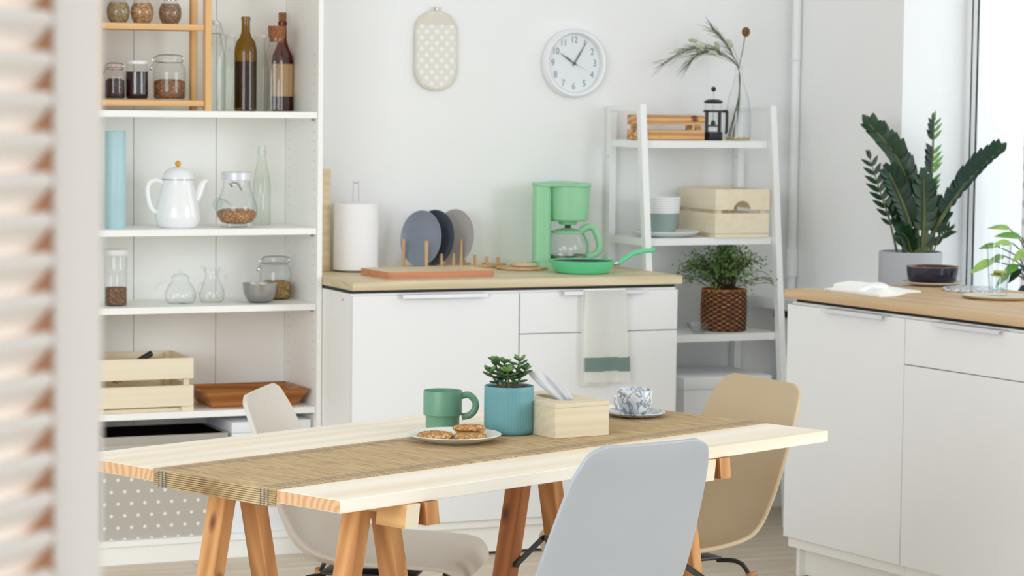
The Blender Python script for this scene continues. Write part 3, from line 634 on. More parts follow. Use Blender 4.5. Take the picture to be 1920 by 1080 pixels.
# coffee maker
t = thing('coffee_maker', 'mint green drip coffee maker with glass carafe', 'coffee maker', (.958, -.175, ZC), math.radians(-24))
bm = bmesh.new(); prism(bm, rrect(.205, .17, .045, 8), 0, .028); obj('base', bm, 'mint', t)
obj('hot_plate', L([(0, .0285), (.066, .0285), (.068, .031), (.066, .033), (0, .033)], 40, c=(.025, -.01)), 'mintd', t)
bm = bmesh.new(); prism(bm, rrect(.066, .165, .022, 6, cx=-.068), .0285, .294); obj('tower', bm, 'mint', t)
obj('filter_basket', L([(0, .170), (.062, .170), (.069, .176), (.0775, .29), (.0775, .293), (0, .293)], 44, c=(.027, -.012)), 'mint', t)
obj('drip_nozzle', L([(0, .157), (.03, .157), (.034, .162), (.034, .1695), (0, .1695)], 28, c=(.025, -.012)), 'mint', t)
obj('valve', L([(0, .147), (.011, .147), (.011, .1565), (0, .1565)], 16, c=(.025, -.012)), 'black', t)
bm = bmesh.new(); prism(bm, rrect(.212, .175, .05, 8), .2945, .304); lathe(bm, [(0, .312), (.05, .310), (.085, .3045)], 40); obj('lid', bm, 'mint', t)
cf = obj('carafe', L([(0, .0335), (.05, .0335), (.062, .037), (.072, .055), (.0735, .075), (.068, .10), (.058, .122), (.055, .128)], 44, c=(.025, -.012)), 'glass', t)
obj('base_band', L([(.0635, .0365), (.0665, .0375), (.0695, .05), (.067, .0505)], 44, c=(.025, -.012)), 'steel', cf)
obj('carafe_lid', L([(.056, .127), (.06, .129), (.058, .134), (.035, .141), (.012, .146), (0, .1465)], 40, c=(.025, -.012)), 'mint', cf)
obj('carafe_handle', T(smoothpath([(.072, -.012, .136), (.10, -.012, .150), (.120, -.012, .140), (.138, -.012, .095), (.134, -.012, .062), (.108, -.012, .046), (.092, -.012, .043)], 7), .0105, 12, flat=1.2), 'mint', cf)
obj('handle_strap', T(smoothpath([(.076, -.012, .134), (.096, -.012, .10), (.098, -.012, .07), (.092, -.012, .043)], 6), .0055, 10), 'mint', cf)
# frying pan
t = thing('frying_pan', 'bright green frying pan with black inside on the back worktop', 'frying pan', (.935, -.405, ZC), math.radians(-4))
obj('body', L([(0, 0), (.082, 0), (.092, .003), (.104, .02), (.113, .040), (.1145, .043), (.113, .0445), (.110, .0405)], 56), 'pan', t)
obj('cooking_surface', L([(.1105, .0408), (.101, .02), (.09, .006), (.08, .004), (0, .004)], 56), 'nonstick', t)
obj('ferrule', T([(.108, 0, .030), (.136, 0, .034)], .008, 12), 'steel', t)
obj('handle', T(smoothpath([(.134, 0, .030), (.16, 0, .048), (.19, 0, .066), (.225, 0, .073), (.262, 0, .077), (.272, 0, .083)], 6), [.010]*4+[.0105]*24+[.0115]*2+[.006], 14, flat=.8), 'pan', t)
# dish towel folded over the handle
t = thing('dish_towel', 'white dish towel with a sage stripe hung over the drawer handle', 'towel', (0, 0, 0))
def cloth_strip(x0, x1, y, z0, z1, n=16, wav=.003, flare=0, ph=0):
    bm = bmesh.new(); rows = []
    for j in range(n+1):
        v = j/n; zc = z1+(z0-z1)*v; row = []
        for i in range(13):
            u = i/12; x = x0+(x1-x0)*u+flare*v*(u-.35); yy = y-wav*v*(math.sin(u*7+ph)+.6*math.sin(u*15+2+ph))
            row.append(bm.verts.new((x, yy, zc-.004*u*v)))
        rows.append(row)
    for A, D in zip(rows, rows[1:]):
        for k in range(12): bm.faces.new((A[k], A[k+1], D[k+1], D[k]))
    bmesh.ops.solidify(bm, geom=bm.faces, thickness=.002); return bm
ZT = .8955; X0, X1 = .829, .983
obj('front_fold', cloth_strip(X0, X1, -.650, .668, ZT, flare=.018, ph=.5), 'linen', t)
obj('stripe', cloth_strip(X0+.001, X1+.0182, -.6505, .620, .667, 6, .004, .001, ph=.5), 'linengreen', t)
obj('lower_hem', cloth_strip(X0+.001, X1+.019, -.6505, .583, .6195, 6, .004, .002, ph=.5), 'linen', t)
bm = cloth_strip(X0-.008, X1-.06, -.6385, .572, ZT, wav=.002, ph=1); obj('back_fold', bm, 'linen', t)
bm = bmesh.new(); box(bm, X0-.006, X1, -.6525, -.636, ZT, ZT+.004, bev=.0018); obj('top_fold', bm, 'linen', t)

# ------------------------------------------------------------ on the back wall
t = thing('pot_holder', 'beige polka dot pot holder hanging on the back wall', 'pot holder', (.539, -.001, 1.5675))
bm = bmesh.new(); P = rrect(.153, .272, .07, 10, cy=.136)
A = [bm.verts.new((x, -.004, zz_)) for x, zz_ in P]; D = [bm.verts.new((x, -.012, zz_)) for x, zz_ in P]; E_ = [bm.verts.new((x*.93, -.018, .136+(zz_-.136)*.96)) for x, zz_ in P]
n = len(P); bm.faces.new(A)
for Q, S in ((A, D), (D, E_)):
    for k in range(n): bm.faces.new((Q[k], Q[(k+1) % n], S[(k+1) % n], S[k]))
bm.faces.new(E_[::-1]); obj('pad', bm, 'mitt', t)
bm = bmesh.new(); P2 = [(x*.935, .136+(zz_-.136)*.965) for x, zz_ in P if zz_ > .2]; P2 = [(.0716, .228)]+[p for p in P2 if p[1] > .228]+[(-.0716, .228)]
prism(bm, P2, -.0205, -.0182, 'xz'); obj('top_band', bm, 'mittband', t)
bm = bmesh.new(); tube(bm, [(x, -.011, zz_) for x, zz_ in [(a_*1.0, b_) for a_, b_ in P]], .0045, 8, closed=True); obj('piping', bm, 'mittband', t)
obj('hanging_loop', T(smoothpath([(-.004, -.010, .268), (-.012, -.010, .283), (-.010, -.01, .290), (.004, -.01, .284), (.006, -.010, .272), (.014, -.010, .284), (.017, -.01, .29)], 5), .0022, 6), 'mittband', t)
obj('nail', T([(0, -.012, .281), (0, -.001, .281)], .0022, 8), 'steel', t)
t = thing('wall_clock', 'round white wall clock with grey numerals showing five past ten', 'clock', (1.078, -.001, 1.668)); R0 = .1245
def lz(prof, seg=64, mi=0):
    bm = bmesh.new(); lathe(bm, prof, seg)
    for v in bm.verts: v.co = Vector((v.co.x, -v.co.z, v.co.y))
    return bm
obj('rim', lz([(.07, .002), (R0-.006, .002), (R0, .010), (R0-.002, .026), (R0-.007, .034), (R0-.014, .033), (R0-.0185, .026), (R0-.0195, .013)], 72), 'clockrim', t)
face = obj('face', lz([(0, .012), (R0-.019, .012)], 64), 'clockface', t)
for h in range(1, 13):
    cu = bpy.data.curves.new('numeral_text', 'FONT'); cu.body = str(h); cu.size = .032; cu.align_x = 'CENTER'; cu.align_y = 'CENTER'; cu.extrude = .0003; cu.resolution_u = 3
    to = bpy.data.objects.new('numeral_text', cu); C.objects.link(to); dg = bpy.context.evaluated_depsgraph_get()
    me = bpy.data.meshes.new_from_object(to.evaluated_get(dg)); bpy.data.objects.remove(to); me.materials.clear(); me.materials.append(M['num'])
    o = bpy.data.objects.new('numeral', me); C.objects.link(o); o.parent = face; a = math.radians(h*30)
    o.location = (.084*math.sin(a), -.0128, .084*math.cos(a)); o.rotation_euler = (PI/2, 0, 0); o.scale = (.9, 1.08, 1)
def chand(name, ang, ln, wd, y, mat, tail=.012):
    bm = bmesh.new(); a = math.radians(ang); d = Vector((math.sin(a), 0, math.cos(a))); s = Vector((math.cos(a), 0, -math.sin(a)))
    pts = [d*-tail-s*wd*.6, d*-tail+s*wd*.6, d*ln*.35+s*wd, d*ln, d*ln*.35-s*wd]
    A = [bm.verts.new(p+Vector((0, y, 0))) for p in pts]; D = [bm.verts.new(p+Vector((0, y-.0012, 0))) for p in pts]; n = 5
    bm.faces.new(A); bm.faces.new(D[::-1])
    for k in range(n): bm.faces.new((A[k], A[(k+1) % n], D[(k+1) % n], D[k]))
    obj(name, bm, mat, t, smooth=False)
chand('hour_hand', 302.5, .071, .0030, -.0150, 'hand'); chand('minute_hand', 32, .097, .0024, -.0170, 'hand'); chand('second_hand', 117, .074, .0009, -.0190, 'sec', .02)
bm = bmesh.new(); tube(bm, [(0, -.012, 0), (0, -.021, 0)], .0045, 16); obj('hub', bm, 'hand', t)
bm = lz([(0, .0265), (R0-.0192, .0265)], 48); obj('cover_glass', bm, 'pane', t)

# ------------------------------------------------------------ ladder shelf
ls = thing('ladder_shelf', 'white metal ladder shelf standing by the corner', 'shelf unit', (0, 0, 0))
LX0, LX1 = 1.2165, 1.772
def ly(z): return -.26-(1.52-z)*.115
for x0 in (LX0, LX1-.024):
    bm = bmesh.new(); bar(bm, (x0+.012, ly(1.522), 1.522), (x0+.012, ly(0), 0), .024, .03, up=(0, 1, 0)); obj('front_leg', bm, 'trimw', ls)
    bm = bmesh.new(); bar(bm, (x0+.012, -.025, 1.515), (x0+.012, -.025, 0), .026, .03, up=(0, 1, 0)); obj('rear_leg', bm, 'trimw', ls)
    bm = bmesh.new(); bar(bm, (x0+.012, -.0405, 1.508), (x0+.012, -.246, 1.508), .02, .016); obj('top_rail', bm, 'trimw', ls)
    for z in (1.33, .98): obj('screw', T([(x0-.0015, -.026, z), (x0-.0005, -.026, z)], .0035, 8), 'steel', ls)
LS = (1.395, 1.047, .702, .335)
for z in LS:
    y = ly(z)+.018
    bm = bmesh.new(); box(bm, LX0+.0245, LX1-.0245, y, -.041, z-.003, z); box(bm, LX0+.0245, LX1-.0245, y-.002, y+.002, z-.026, z); box(bm, LX0+.0245, LX1-.0245, -.0435, -.041, z-.026, z)
    obj('shelf', bm, 'trimw', ls)
    for x0 in (LX0+.006, LX1-.009): obj('bracket', B(x0, x0+.003, y, -.041, z-.026, z-.001), 'trimw', ls)
# top shelf things
z = LS[0]
crate('knotty_crate', 'small knotty brown pine crate on top of the ladder shelf', (1.366, -.188, z), 0, .262, .105, .091, 2, 'crateb', 'crateb', .019, base=.002, th=.009)
t = thing('french_press', 'black french press with raised plunger on the ladder shelf', 'french press', (1.552, -.20, z), math.radians(-24))
bm = bmesh.new(); lathe(bm, [(0, 0), (.034, 0), (.0355, .003), (.0355, .03), (.034, .031), (0, .031)], 32); obj('base', bm, 'black', t)
bm = bmesh.new()
for k in range(4):
    a = PI/4+k*PI/2; bar(bm, (.0325*math.cos(a), .0325*math.sin(a), .031), (.0325*math.cos(a), .0325*math.sin(a), .108), .008, .004)
lathe(bm, [(.0325, .102), (.036, .102), (.036, .110), (.0325, .110)], 32); obj('frame', bm, 'black', t)
obj('beaker', L([(0, .033), (.0305, .033), (.0305, .128), (.032, .130)], 36), 'glass', t)
obj('lid', L([(0, .134), (.03, .134), (.0345, .138), (.033, .143), (.02, .149), (0, .150)], 36), 'black', t)
obj('handle', T(smoothpath([(.034, 0, .106), (.047, 0, .106), (.05, 0, .10), (.049, 0, .035), (.044, 0, .030)], 6), .0055, 10), 'black', t)
pl = obj('plunger_rod', T([(0, 0, .055), (0, 0, .182)], .0015, 8), 'steel', t); bm = bmesh.new(); ball(bm, (0, 0, .186), .0095, 16); obj('knob', bm, 'black', pl)
obj('filter', L([(0, .062), (.006, .072), (.01, .056), (.029, .054), (.029, .050), (0, .050)], 28), 'black', pl)
AZ = math.radians(-24.1)
VX, VY = 1.664, -.185
t = thing('glass_vase', 'clear glass bottle vase holding dried stems on the ladder shelf', 'vase', (VX, VY, z))
obj('body', L([(0, 0), (.041, 0), (.046, .006), (.0465, .03), (.045, .10), (.038, .155), (.022, .20), (.014, .235), (.0125, .26), (.015, .272)], 40), 'glass', t)
obj('water', L([(0, .003), (.040, .003), (.0440, .007), (.0445, .011), (0, .011)], 32), pm('amber_residue', (206, 176, 110), .3), t)
def stem(name, label, pts, r=.0012, group=None, cat='dried flower'):
    t = thing(name, label, cat, (VX, VY, z), AZ, group); obj('stem', T(smoothpath(pts, 5), r, 6), 'dryg', t); return t
t = stem('dried_thistle', 'dried brown round seed head on a straight stem', [(-.01, 0, .012), (.004, 0, .15), (.0, 0, .26), (.012, 0, .33), (.020, .0, .383)], .0018)
bm = bmesh.new(); ball(bm, (.0225, 0, .395), .0165, 18, .92, .92, 1.1); obj('seed_head', bm, 'thistle', t)
bt = [((-.16, .02, .362), (-.98, 0, .1), 'highest and leftmost'), ((-.135, -.02, .342), (-.95, 0, -.1), 'just below the highest'), ((-.085, .02, .352), (.5, 0, -.85), 'in the upper middle'), ((-.145, .03, .322), (-.3, 0, .9), 'low on the left of the bunch'), ((-.088, -.02, .315), (-.9, 0, .3), 'in the middle of the bunch'), ((-.028, .01, .345), (-.5, 0, .85), 'nearest the brown seed head')]
for (p, d, w_) in bt:
    t = stem('bunny_tail_grass', 'pale green bunny tail grass head, '+w_, [(-.02, 0, .012), (.002, 0, .15), (-.002, 0, .262), ((p[0])*.45, p[1]*.5, .262+(p[2]-.262)*.65), p], .0008, 'bunny tail grasses in the glass vase')
    q = Vector(p)+Vector(d)*.010; bm = bmesh.new(); ball(bm, (0, 0, 0), .0085, 12, 1, 1, 2.1)
    mt = Vector(d).to_track_quat('Z', 'Y').to_matrix().to_4x4(); bmesh.ops.transform(bm, matrix=Matrix.Translation(q) @ mt, verts=bm.verts); obj('tuft', bm, 'bunny', t)
fr = [([(-.03, -.01, .012), (0, 0, .16), (-.004, 0, .265), (-.06, -.01, .315), (-.14, -.02, .335), (-.20, -.02, .322), (-.285, -.03, .27)], 'longest dark green drooping frond, reaching furthest from the vase'),
      ([(-.035, .01, .012), (0, 0, .16), (-.002, 0, .262), (-.05, .02, .305), (-.10, .02, .322), (-.15, .03, .31), (-.185, .03, .272)], 'shorter dark green drooping frond under the longest one'),
      ([(-.015, .012, .012), (.002, 0, .16), (-.002, 0, .262), (-.03, .01, .32), (-.065, .02, .37), (-.10, .02, .405)], 'thin upright dark green frond behind the bunny tails')]
for pts, lb in fr:
    t = thing('dried_frond', lb, 'dried grass', (VX, VY, z), AZ); P = smoothpath(pts, 6); obj('stem', T(P, [.0022*(1-.6*i/len(P)) for i in range(len(P))], 6), 'dryg', t)
    bm = bmesh.new(); n0 = int(len(P)*.52)
    for i in range(n0, len(P)-1):
        d = (P[i+1]-P[i]).normalized()
        for s in (-1, 1, .3):
            q = d+Vector((.1*s, .25*s, .55*s))*random.uniform(.5, 1.0); ln = random.uniform(.035, .07)
            e = P[i]+q.normalized()*ln; tube(bm, [P[i], P[i]+(e-P[i])*.5+Vector((0, 0, .003)), e-Vector((0, 0, .004))], [.0009, .0008, .0003], 4)
    obj('needles', bm, 'dryg', t)['kind'] = 'stuff'
# middle shelf
z = LS[1]
tag(put(obj('dinner_plate', L([(0, 0), (.07, 0), (.075, .003), (.11, .010), (.125, .019), (.126, .021), (.124, .0225), (.108, .014), (.072, .006), (0, .005)], 56), 'whitec'), 1.362, -.20, z), 'large white plate under the two-tone pot', 'plate')
t = thing('ribbed_pot', 'ribbed plant pot, white above and sage green below', 'pot', (1.356, -.178, z+.0062))
def rib(lo, hi, n, r0, r1):
    out = []
    for i in range(n+1):
        h = lo+(hi-lo)*i/n; r = r0+(r1-r0)*(i/n)**.85; out.append((r-.0022, h)); out.append((r, h+(hi-lo)/n*.5)) if i < n else None
    return out
obj('lower_body', L([(0, 0)]+rib(0, .078, 11, .051, .068), 48), 'sageplaster', t)
obj('upper_body', L(rib(.0785, .136, 7, .0685, .073)+[(.069, .137), (.066, .10), (0, .10)], 48), 'whitec', t)
crate('pine_crate', 'pale pine crate with half-round hand holes on the ladder shelf', (1.620, -.166, z), PI/2, .285, .222, .174, 2, 'crate', 'crate', .013, base=.014, handle=True, th=.011)
# lower shelf
z = LS[2]
t = thing('woven_basket', 'round brown woven basket pot on the lower ladder shelf', 'basket', (1.607, -.205, z))
bm = bmesh.new(); nr, ns = 17, 64; Hh = .146; rings = []
for i in range(nr*3+1):
    h = Hh*i/(nr*3); row = i//3; ph = (i % 3)/3; rg = []
    for k in range(ns):
        b_ = .0022*math.sin(PI*ph)*(1 if ((k//2)+row) % 2 else -.6)+.0015*math.sin(PI*ph)
        r = .080+.003*math.sin(PI*i/(nr*3))+b_; a = 2*PI*k/ns; rg.append(bm.verts.new((r*math.cos(a), r*math.sin(a), h)))
    rings.append(rg)
for i, (A, D) in enumerate(zip(rings, rings[1:])):
    for k in range(ns): bm.faces.new((A[k], A[(k+1) % ns], D[(k+1) % ns], D[k])).material_index = 1 if (i % 3 == 0 or ((k//2)+i//3) % 2 == 0) else 0
bm.faces.new(rings[0][::-1])
obj('weave', bm, ['weave', 'weaved'], t, ang=80); obj('rim', L([(.082, Hh), (.0845, Hh+.003), (.082, Hh+.007), (.077, Hh+.006), (.076, Hh-.01)], 48), 'weave', t); obj('soil', L([(0, Hh-.012), (.0765, Hh-.012)], 32), 'soil', t)
t = thing('fern_plant', 'bushy small-leaved green fern growing in the woven basket', 'plant', (1.607, -.205, z+Hh-.011), AZ)
rnd = random.Random(3); bs = bmesh.new(); bl = bmesh.new()
for i in range(170):
    a = rnd.uniform(0, 2*PI); sp = rnd.uniform(.01, .185)**1.0; hgt = .175*math.sqrt(max(.04, 1-(sp/.2)**2))*rnd.uniform(.6, 1.08)
    tip = Vector((sp*math.cos(a)*1.15, sp*math.sin(a)*.72, hgt)); p0 = Vector((rnd.uniform(-.03, .03), rnd.uniform(-.03, .03), 0))
    P = smoothpath([p0, p0+Vector((tip.x*.3, tip.y*.3, hgt*.55)), tip*.75+Vector((0, 0, hgt*.22)), tip-Vector((0, 0, .02*sp/.18))], 4); tube(bs, P, .0009, 4)
    for j in range(15):
        q = P[min(len(P)-1, int(len(P)*rnd.uniform(.35, 1)))]+Vector([rnd.gauss(0, .012) for _ in range(3)])
        if q.z < .004: continue
        d = Vector([rnd.uniform(-1, 1) for _ in range(3)]).normalized(); s = d.cross(Vector((.3, .2, 1))).normalized(); r = rnd.uniform(.0042, .0078)
        vs = [bl.verts.new(q+d*r*x+s*r*.8*y) for x, y in ((-1, 0), (-.2, .8), (.8, .5), (.8, -.5), (-.2, -.8))]; bl.faces.new(vs)
obj('twigs', bs, 'twig', t)['kind'] = 'stuff'; obj('foliage', bl, 'fern', t, smooth=False)['kind'] = 'stuff'
tag(put(obj('glass_bowl', L([(0, 0), (.02, 0), (.024, .003), (.038, .022), (.0445, .036), (.043, .0365), (.036, .022), (.02, .006), (0, .005)], 32), 'glass'), 1.462, -.285, z), 'tiny clear glass bowl beside the woven basket', 'bowl')
# box on the lowest shelf
z = LS[3]
t = thing('lidded_box', 'white lidded storage box with dark hand hole under the ladder shelf', 'box', (1.54, -.20, z))
bm = bmesh.new(); hx = .175
box(bm, -hx, hx, -.165, .165, 0, .172); obj('body', bm, 'boxw', t)
obj('lid', B(-hx-.005, hx+.005, -.17, .17, .1725, .215, bev=.002), 'boxw', t); obj('hand_hole', B(-.055, .045, -.1662, -.1645, .125, .158), 'dark', t)

# ------------------------------------------------------------ right-hand counter (turned a little)
def rthing(name, label, cat, t_, o_, z, rz=0, group=None):
    return thing(name, label, cat, W(t_, o_, z), RA+rz, group)
def RB(name, o0, o1, t0, t1, z0, z1, mat, parent, bev=0): return obj(name, B(o0, o1, -t1, -t0, z0, z1, bev=bev, seg=1), mat, parent)
rc1 = thing('base_cabinet', 'white single-door base cabinet at the far end of the window counter', 'cabinet', W(0, 0), RA)
RB('carcass', .021, .64, .022, .6185, .10, .897, 'white', rc1); dr = RB('door', .001, .0195, .0195, .6175, .1345, .890, 'front', rc1, .001)
RB('end_leg', .055, .64, .022, .04, .0, .0995, 'white', rc1); RB('plinth', .075, .093, .0405, .6185, .004, .0995, 'white', rc1)
bm = bmesh.new(); box(bm, -.021, .015, -.53, -.225, .8905, .893); box(bm, -.021, -.0185, -.53, -.225, .881, .8905); obj('handle', bm, 'alu', dr)
rc2 = thing('drawer_cabinet', 'white drawer base cabinet at the near end of the window counter', 'cabinet', W(0, 0), RA)
RB('carcass', .021, .64, .6205, 1.22, .10, .897, 'white', rc2)
d1 = RB('drawer', .001, .0195, .6205, 1.218, .7525, .890, 'front', rc2, .001); RB('drawer', .001, .0195, .6205, 1.218, .1345, .7495, 'front', rc2, .001)
RB('plinth', .075, .093, .6205, 1.22, .004, .0995, 'white', rc2)
bm = bmesh.new(); box(bm, -.021, .015, -1.07, -.765, .8905, .893); box(bm, -.021, -.0185, -1.07, -.765, .881, .8905); obj('handle', bm, 'alu', d1)
rw = obj('worktop', B(0, .68, -1.236, 0, ZC-.0292, ZC, bev=.0018, seg=1), 'rtop'); rw.location = W(0, 0); rw.rotation_euler = (0, 0, RA); tag(rw, 'warm oak worktop on the counter under the window', 'worktop')
rb = obj('gap_shade', B(.03, .63, -1.21, -.03, .8972, ZC-.0295), 'dark'); rb.location = W(0, 0); rb.rotation_euler = (0, 0, RA); tag(rb, 'dark batten standing in for shade in the gap under the window worktop', 'strip')  # same painted gap shade under this worktop

# napkin
t = rthing('napkin', 'crumpled white cloth napkin near the corner of the window worktop', 'napkin', 0, 0, ZC)
def folded(N, f):
    bm = bmesh.new(); V = [[bm.verts.new(f(i/N, j/N)) for i in range(N+1)] for j in range(N+1)]
    for A, D in zip(V, V[1:]):
        for k in range(N): bm.faces.new((A[k], A[k+1], D[k+1], D[k]))
    loop = V[0]+[r[-1] for r in V[1:]]+V[-1][-2::-1]+[r[0] for r in V[-2:0:-1]]; low = [bm.verts.new((v.co.x, v.co.y, .0004)) for v in loop]
    for k in range(len(loop)): bm.faces.new((loop[k], loop[(k+1) % len(loop)], low[(k+1) % len(loop)], low[k]))
    return bm
def nap(u, v):
    e = min(u, 1-u, v, 1-v); h = .006+.010*max(0, math.sin(3.0*u+1.2*v))*min(1, e*5+.25)+.005*math.sin(9*v-4*u+1)*min(1, e*6)+.004*math.sin(14*u+5*v)*min(1, e*6)
    return (.085+.25*u+.012*math.sin(5*v), -(.10+.30*v-.10*u+.02*math.sin(6*u)), max(.002, h))
obj('cloth', folded(26, nap), 'linen', t)
obj('top_fold', folded(18, lambda u, v: (.13+.15*u+.01*math.sin(4*v), -(.09+.15*v-.05*u), max(.009, nap(.2+.6*u, .1+.4*v)[2]+.006+.004*math.sin(7*u+3*v)))), 'linen', t)
t = rthing('leaf_sprig', 'tiny green leaf lying beside the white napkin', 'leaf', .134, .076, ZC); bm = bmesh.new(); leaf_bm(bm, (-.012, 0, .004), (1, .3, .1), (0, 0, 1), .024, .012); obj('blade', bm, 'leafb', t)
# bowl on plate
PLP = (.055, .565)
def plate_bm(r, h=.014):
    return L([(0, 0), (r*.55, 0), (r*.6, .002), (r*.88, h*.55), (r*.99, h*.95), (r, h), (r*.985, h+.0015), (r*.86, h*.75), (r*.6, .005), (0, .0045)], 56)
o = obj('side_plate', plate_bm(.10, .012), 'cream'); tag(o, 'cream plate under the dark blue bowl', 'plate'); o.location = W(*PLP, ZC)
t = rthing('serving_bowl', 'dark blue glazed bowl with a copper rim', 'bowl', *PLP, ZC+.0055)
obj('body', L([(0, 0), (.06, 0), (.072, .003), (.081, .014), (.0845, .035), (.086, .056)], 56), 'bowlblue', t); obj('rim', L([(.086, .0562), (.0865, .058), (.085, .0592), (.0838, .0575)], 56), 'copper', t)
obj('inside', L([(.0838, .0573), (.0812, .05), (.078, .03), (.068, .012), (0, .008)], 48), 'bowlblue', t)
# flat coaster / plates
o = obj('marble_board', L([(0, 0), (.095, 0), (.098, .002), (.098, .009), (.096, .011), (0, .011)], 56), 'marble'); tag(o, 'round grey marbled board between bowl and water glass', 'board'); o.location = W(.305, .53, ZC)
o = obj('flat_plate', L([(0, 0), (.10, 0), (.112, .004), (.117, .0085), (.115, .010), (.10, .0075), (0, .007)], 60), 'cream'); tag(o, 'wide cream plate under the water glass', 'plate'); o.location = W(.58, .405, ZC)
obj('rim', L([(.1125, .0035), (.1178, .008), (.1178, .0092), (.1165, .0100)], 60), 'creamedge', o)
o = obj('small_dish', plate_bm(.085, .014), 'whitec'); tag(o, 'white dish on the near end of the window worktop, beyond the water glass', 'plate'); o.location = W(1.03, .235, ZC)
GT = (.565, .41)
t = rthing('water_glass', 'tall tumbler of water with lime slices', 'glass', *GT, ZC+.0075)
obj('body', L([(0, 0), (.027, 0), (.0285, .003), (.030, .03), (.0385, .158), (.037, .158), (.0285, .03), (.026, .018), (0, .016)], 40), 'glass', t)
obj('water', L([(0, .0165), (.0262, .0185), (.0283, .032), (.0312, .066), (0, .066)], 36), glass('water', (250, 252, 253), (214, 222, 226), .6), t)
for i, (x, y, h, tl) in enumerate(((-.008, -.004, .062, .10), (.008, .004, .068, -.12), (0, -.006, .073, .06))):
    bm = bmesh.new(); lathe(bm, [(0, 0), (.019, 0), (.0205, .001), (.0205, .0035), (.019, .0045), (0, .0045)], 24)
    bmesh.ops.transform(bm, matrix=Matrix.Translation((x, y, h)) @ Matrix.Rotation(tl, 4, 'X'), verts=bm.verts); obj('lime_slice', bm, 'lime' if i != 1 else 'leafl', t)
# ZZ plant in a grey pot on the sill
ZS = .815; PX = W(-.345, .795)
t = thing('grey_planter', 'pale grey round planter with the zz plant on the sill', 'planter', (PX.x, PX.y, ZS))
obj('pot', L([(0, 0), (.104, 0), (.110, .004), (.110, .206), (.1085, .208), (.105, .208), (.105, .19)], 56), 'potgrey', t); obj('soil', L([(0, .191), (.1048, .191)], 40), 'soil', t)
zz = thing('zz_plant', 'tall zz plant with thick arching stems of dark glossy leaves', 'plant', (PX.x, PX.y, ZS+.1915), AZ)
S = 536.
def zstem(pts, n, ll, lw, mat, start=.3, r=.007, dep=0, face=.35, smat='stem', bal=(1, 1), alt=None):
    P = smoothpath([((u-1712)/S, dep*(i/(len(pts)-1)), max(0, (486-v)/S)+(0 if i else -.001)) for i, (u, v) in enumerate(pts)], 8)
    obj('stem', T(P, [r*(1-.72*i/len(P)) for i in range(len(P))], 8), smat, zz)
    for i in range(n):
        f = start+(1-start)*(i/(n-1)); k = min(len(P)-2, int(f*(len(P)-1))); d = (P[k+1]-P[max(0, k-1)]).normalized()
        side = Vector((-d.z, 0, d.x))
        for s, b_ in ((1, bal[0]), (-1, bal[1])):
            if b_ == 0: continue
            if i == n-1: dirv = d+side*s*.12
            else: dirv = d*.85+side*s*.72*b_+Vector((0, -face*random.uniform(.3, 1.0), 0))
            nn = Vector((-.25*s*side.x, -1, -.25*s*side.z+.25)).normalized() if face < .6 else Vector((0, -.3, 1))
            sc_ = (.62+.38*math.sin(PI*min(1, (i+1.5)/(n+1))))*(.55+.45*b_); bm = bmesh.new()
            leaf_bm(bm, P[k], dirv, nn, ll*sc_*random.uniform(.92, 1.08), lw*sc_*(.5 if alt and s < 0 else 1), droop=.06, fold=.16)
            obj('leaf', bm, (alt if alt and s < 0 else mat) if random.random() < .88 else 'leafd', zz)
zstem([(1728, 486), (1718, 410), (1704, 350), (1676, 292), (1630, 240)], 13, .076, .050, 'leafd', .42, .010, dep=.02, bal=(.6, 1))
zstem([(1738, 486), (1743, 400), (1747, 320), (1748, 226)], 15, .058, .030, 'leafb', .25, .0085, dep=-.02, face=.3, bal=(.75, .9), alt='leafl')
zstem([(1735, 486), (1760, 430), (1798, 370), (1838, 322), (1876, 288)], 12, .078, .048, 'leafb', .36, .010, dep=.03, bal=(1, .15))
zstem([(1688, 486), (1672, 420), (1652, 360), (1634, 302)], 9, .056, .020, 'leafd', .3, .0045, dep=.04, face=.2)
zstem([(1722, 486), (1706, 420), (1685, 370), (1664, 330)], 9, .072, .046, 'leafb', .35, .009, dep=-.05, bal=(.8, 1))
zstem([(1732, 486), (1735, 420), (1733, 375), (1730, 340)], 9, .068, .042, 'leafd', .15, .009, dep=-.03)
zstem([(1700, 486), (1698, 440), (1694, 410), (1684, 385)], 6, .066, .040, 'leafd', .2, .0085, dep=.03, smat='twig')
zstem([(1748, 486), (1757, 440), (1765, 415), (1768, 390)], 7, .06, .036, 'leafd', .2, .007, dep=.05)
zstem([(1752, 486), (1760, 462), (1770, 445), (1780, 436)], 5, .045, .012, 'leafd', .5, .003, dep=-.02, face=.1)
zstem([(1714, 486), (1706, 462), (1698, 448), (1688, 440)], 5, .06, .038, 'leafd', .2, .007, dep=-.06)
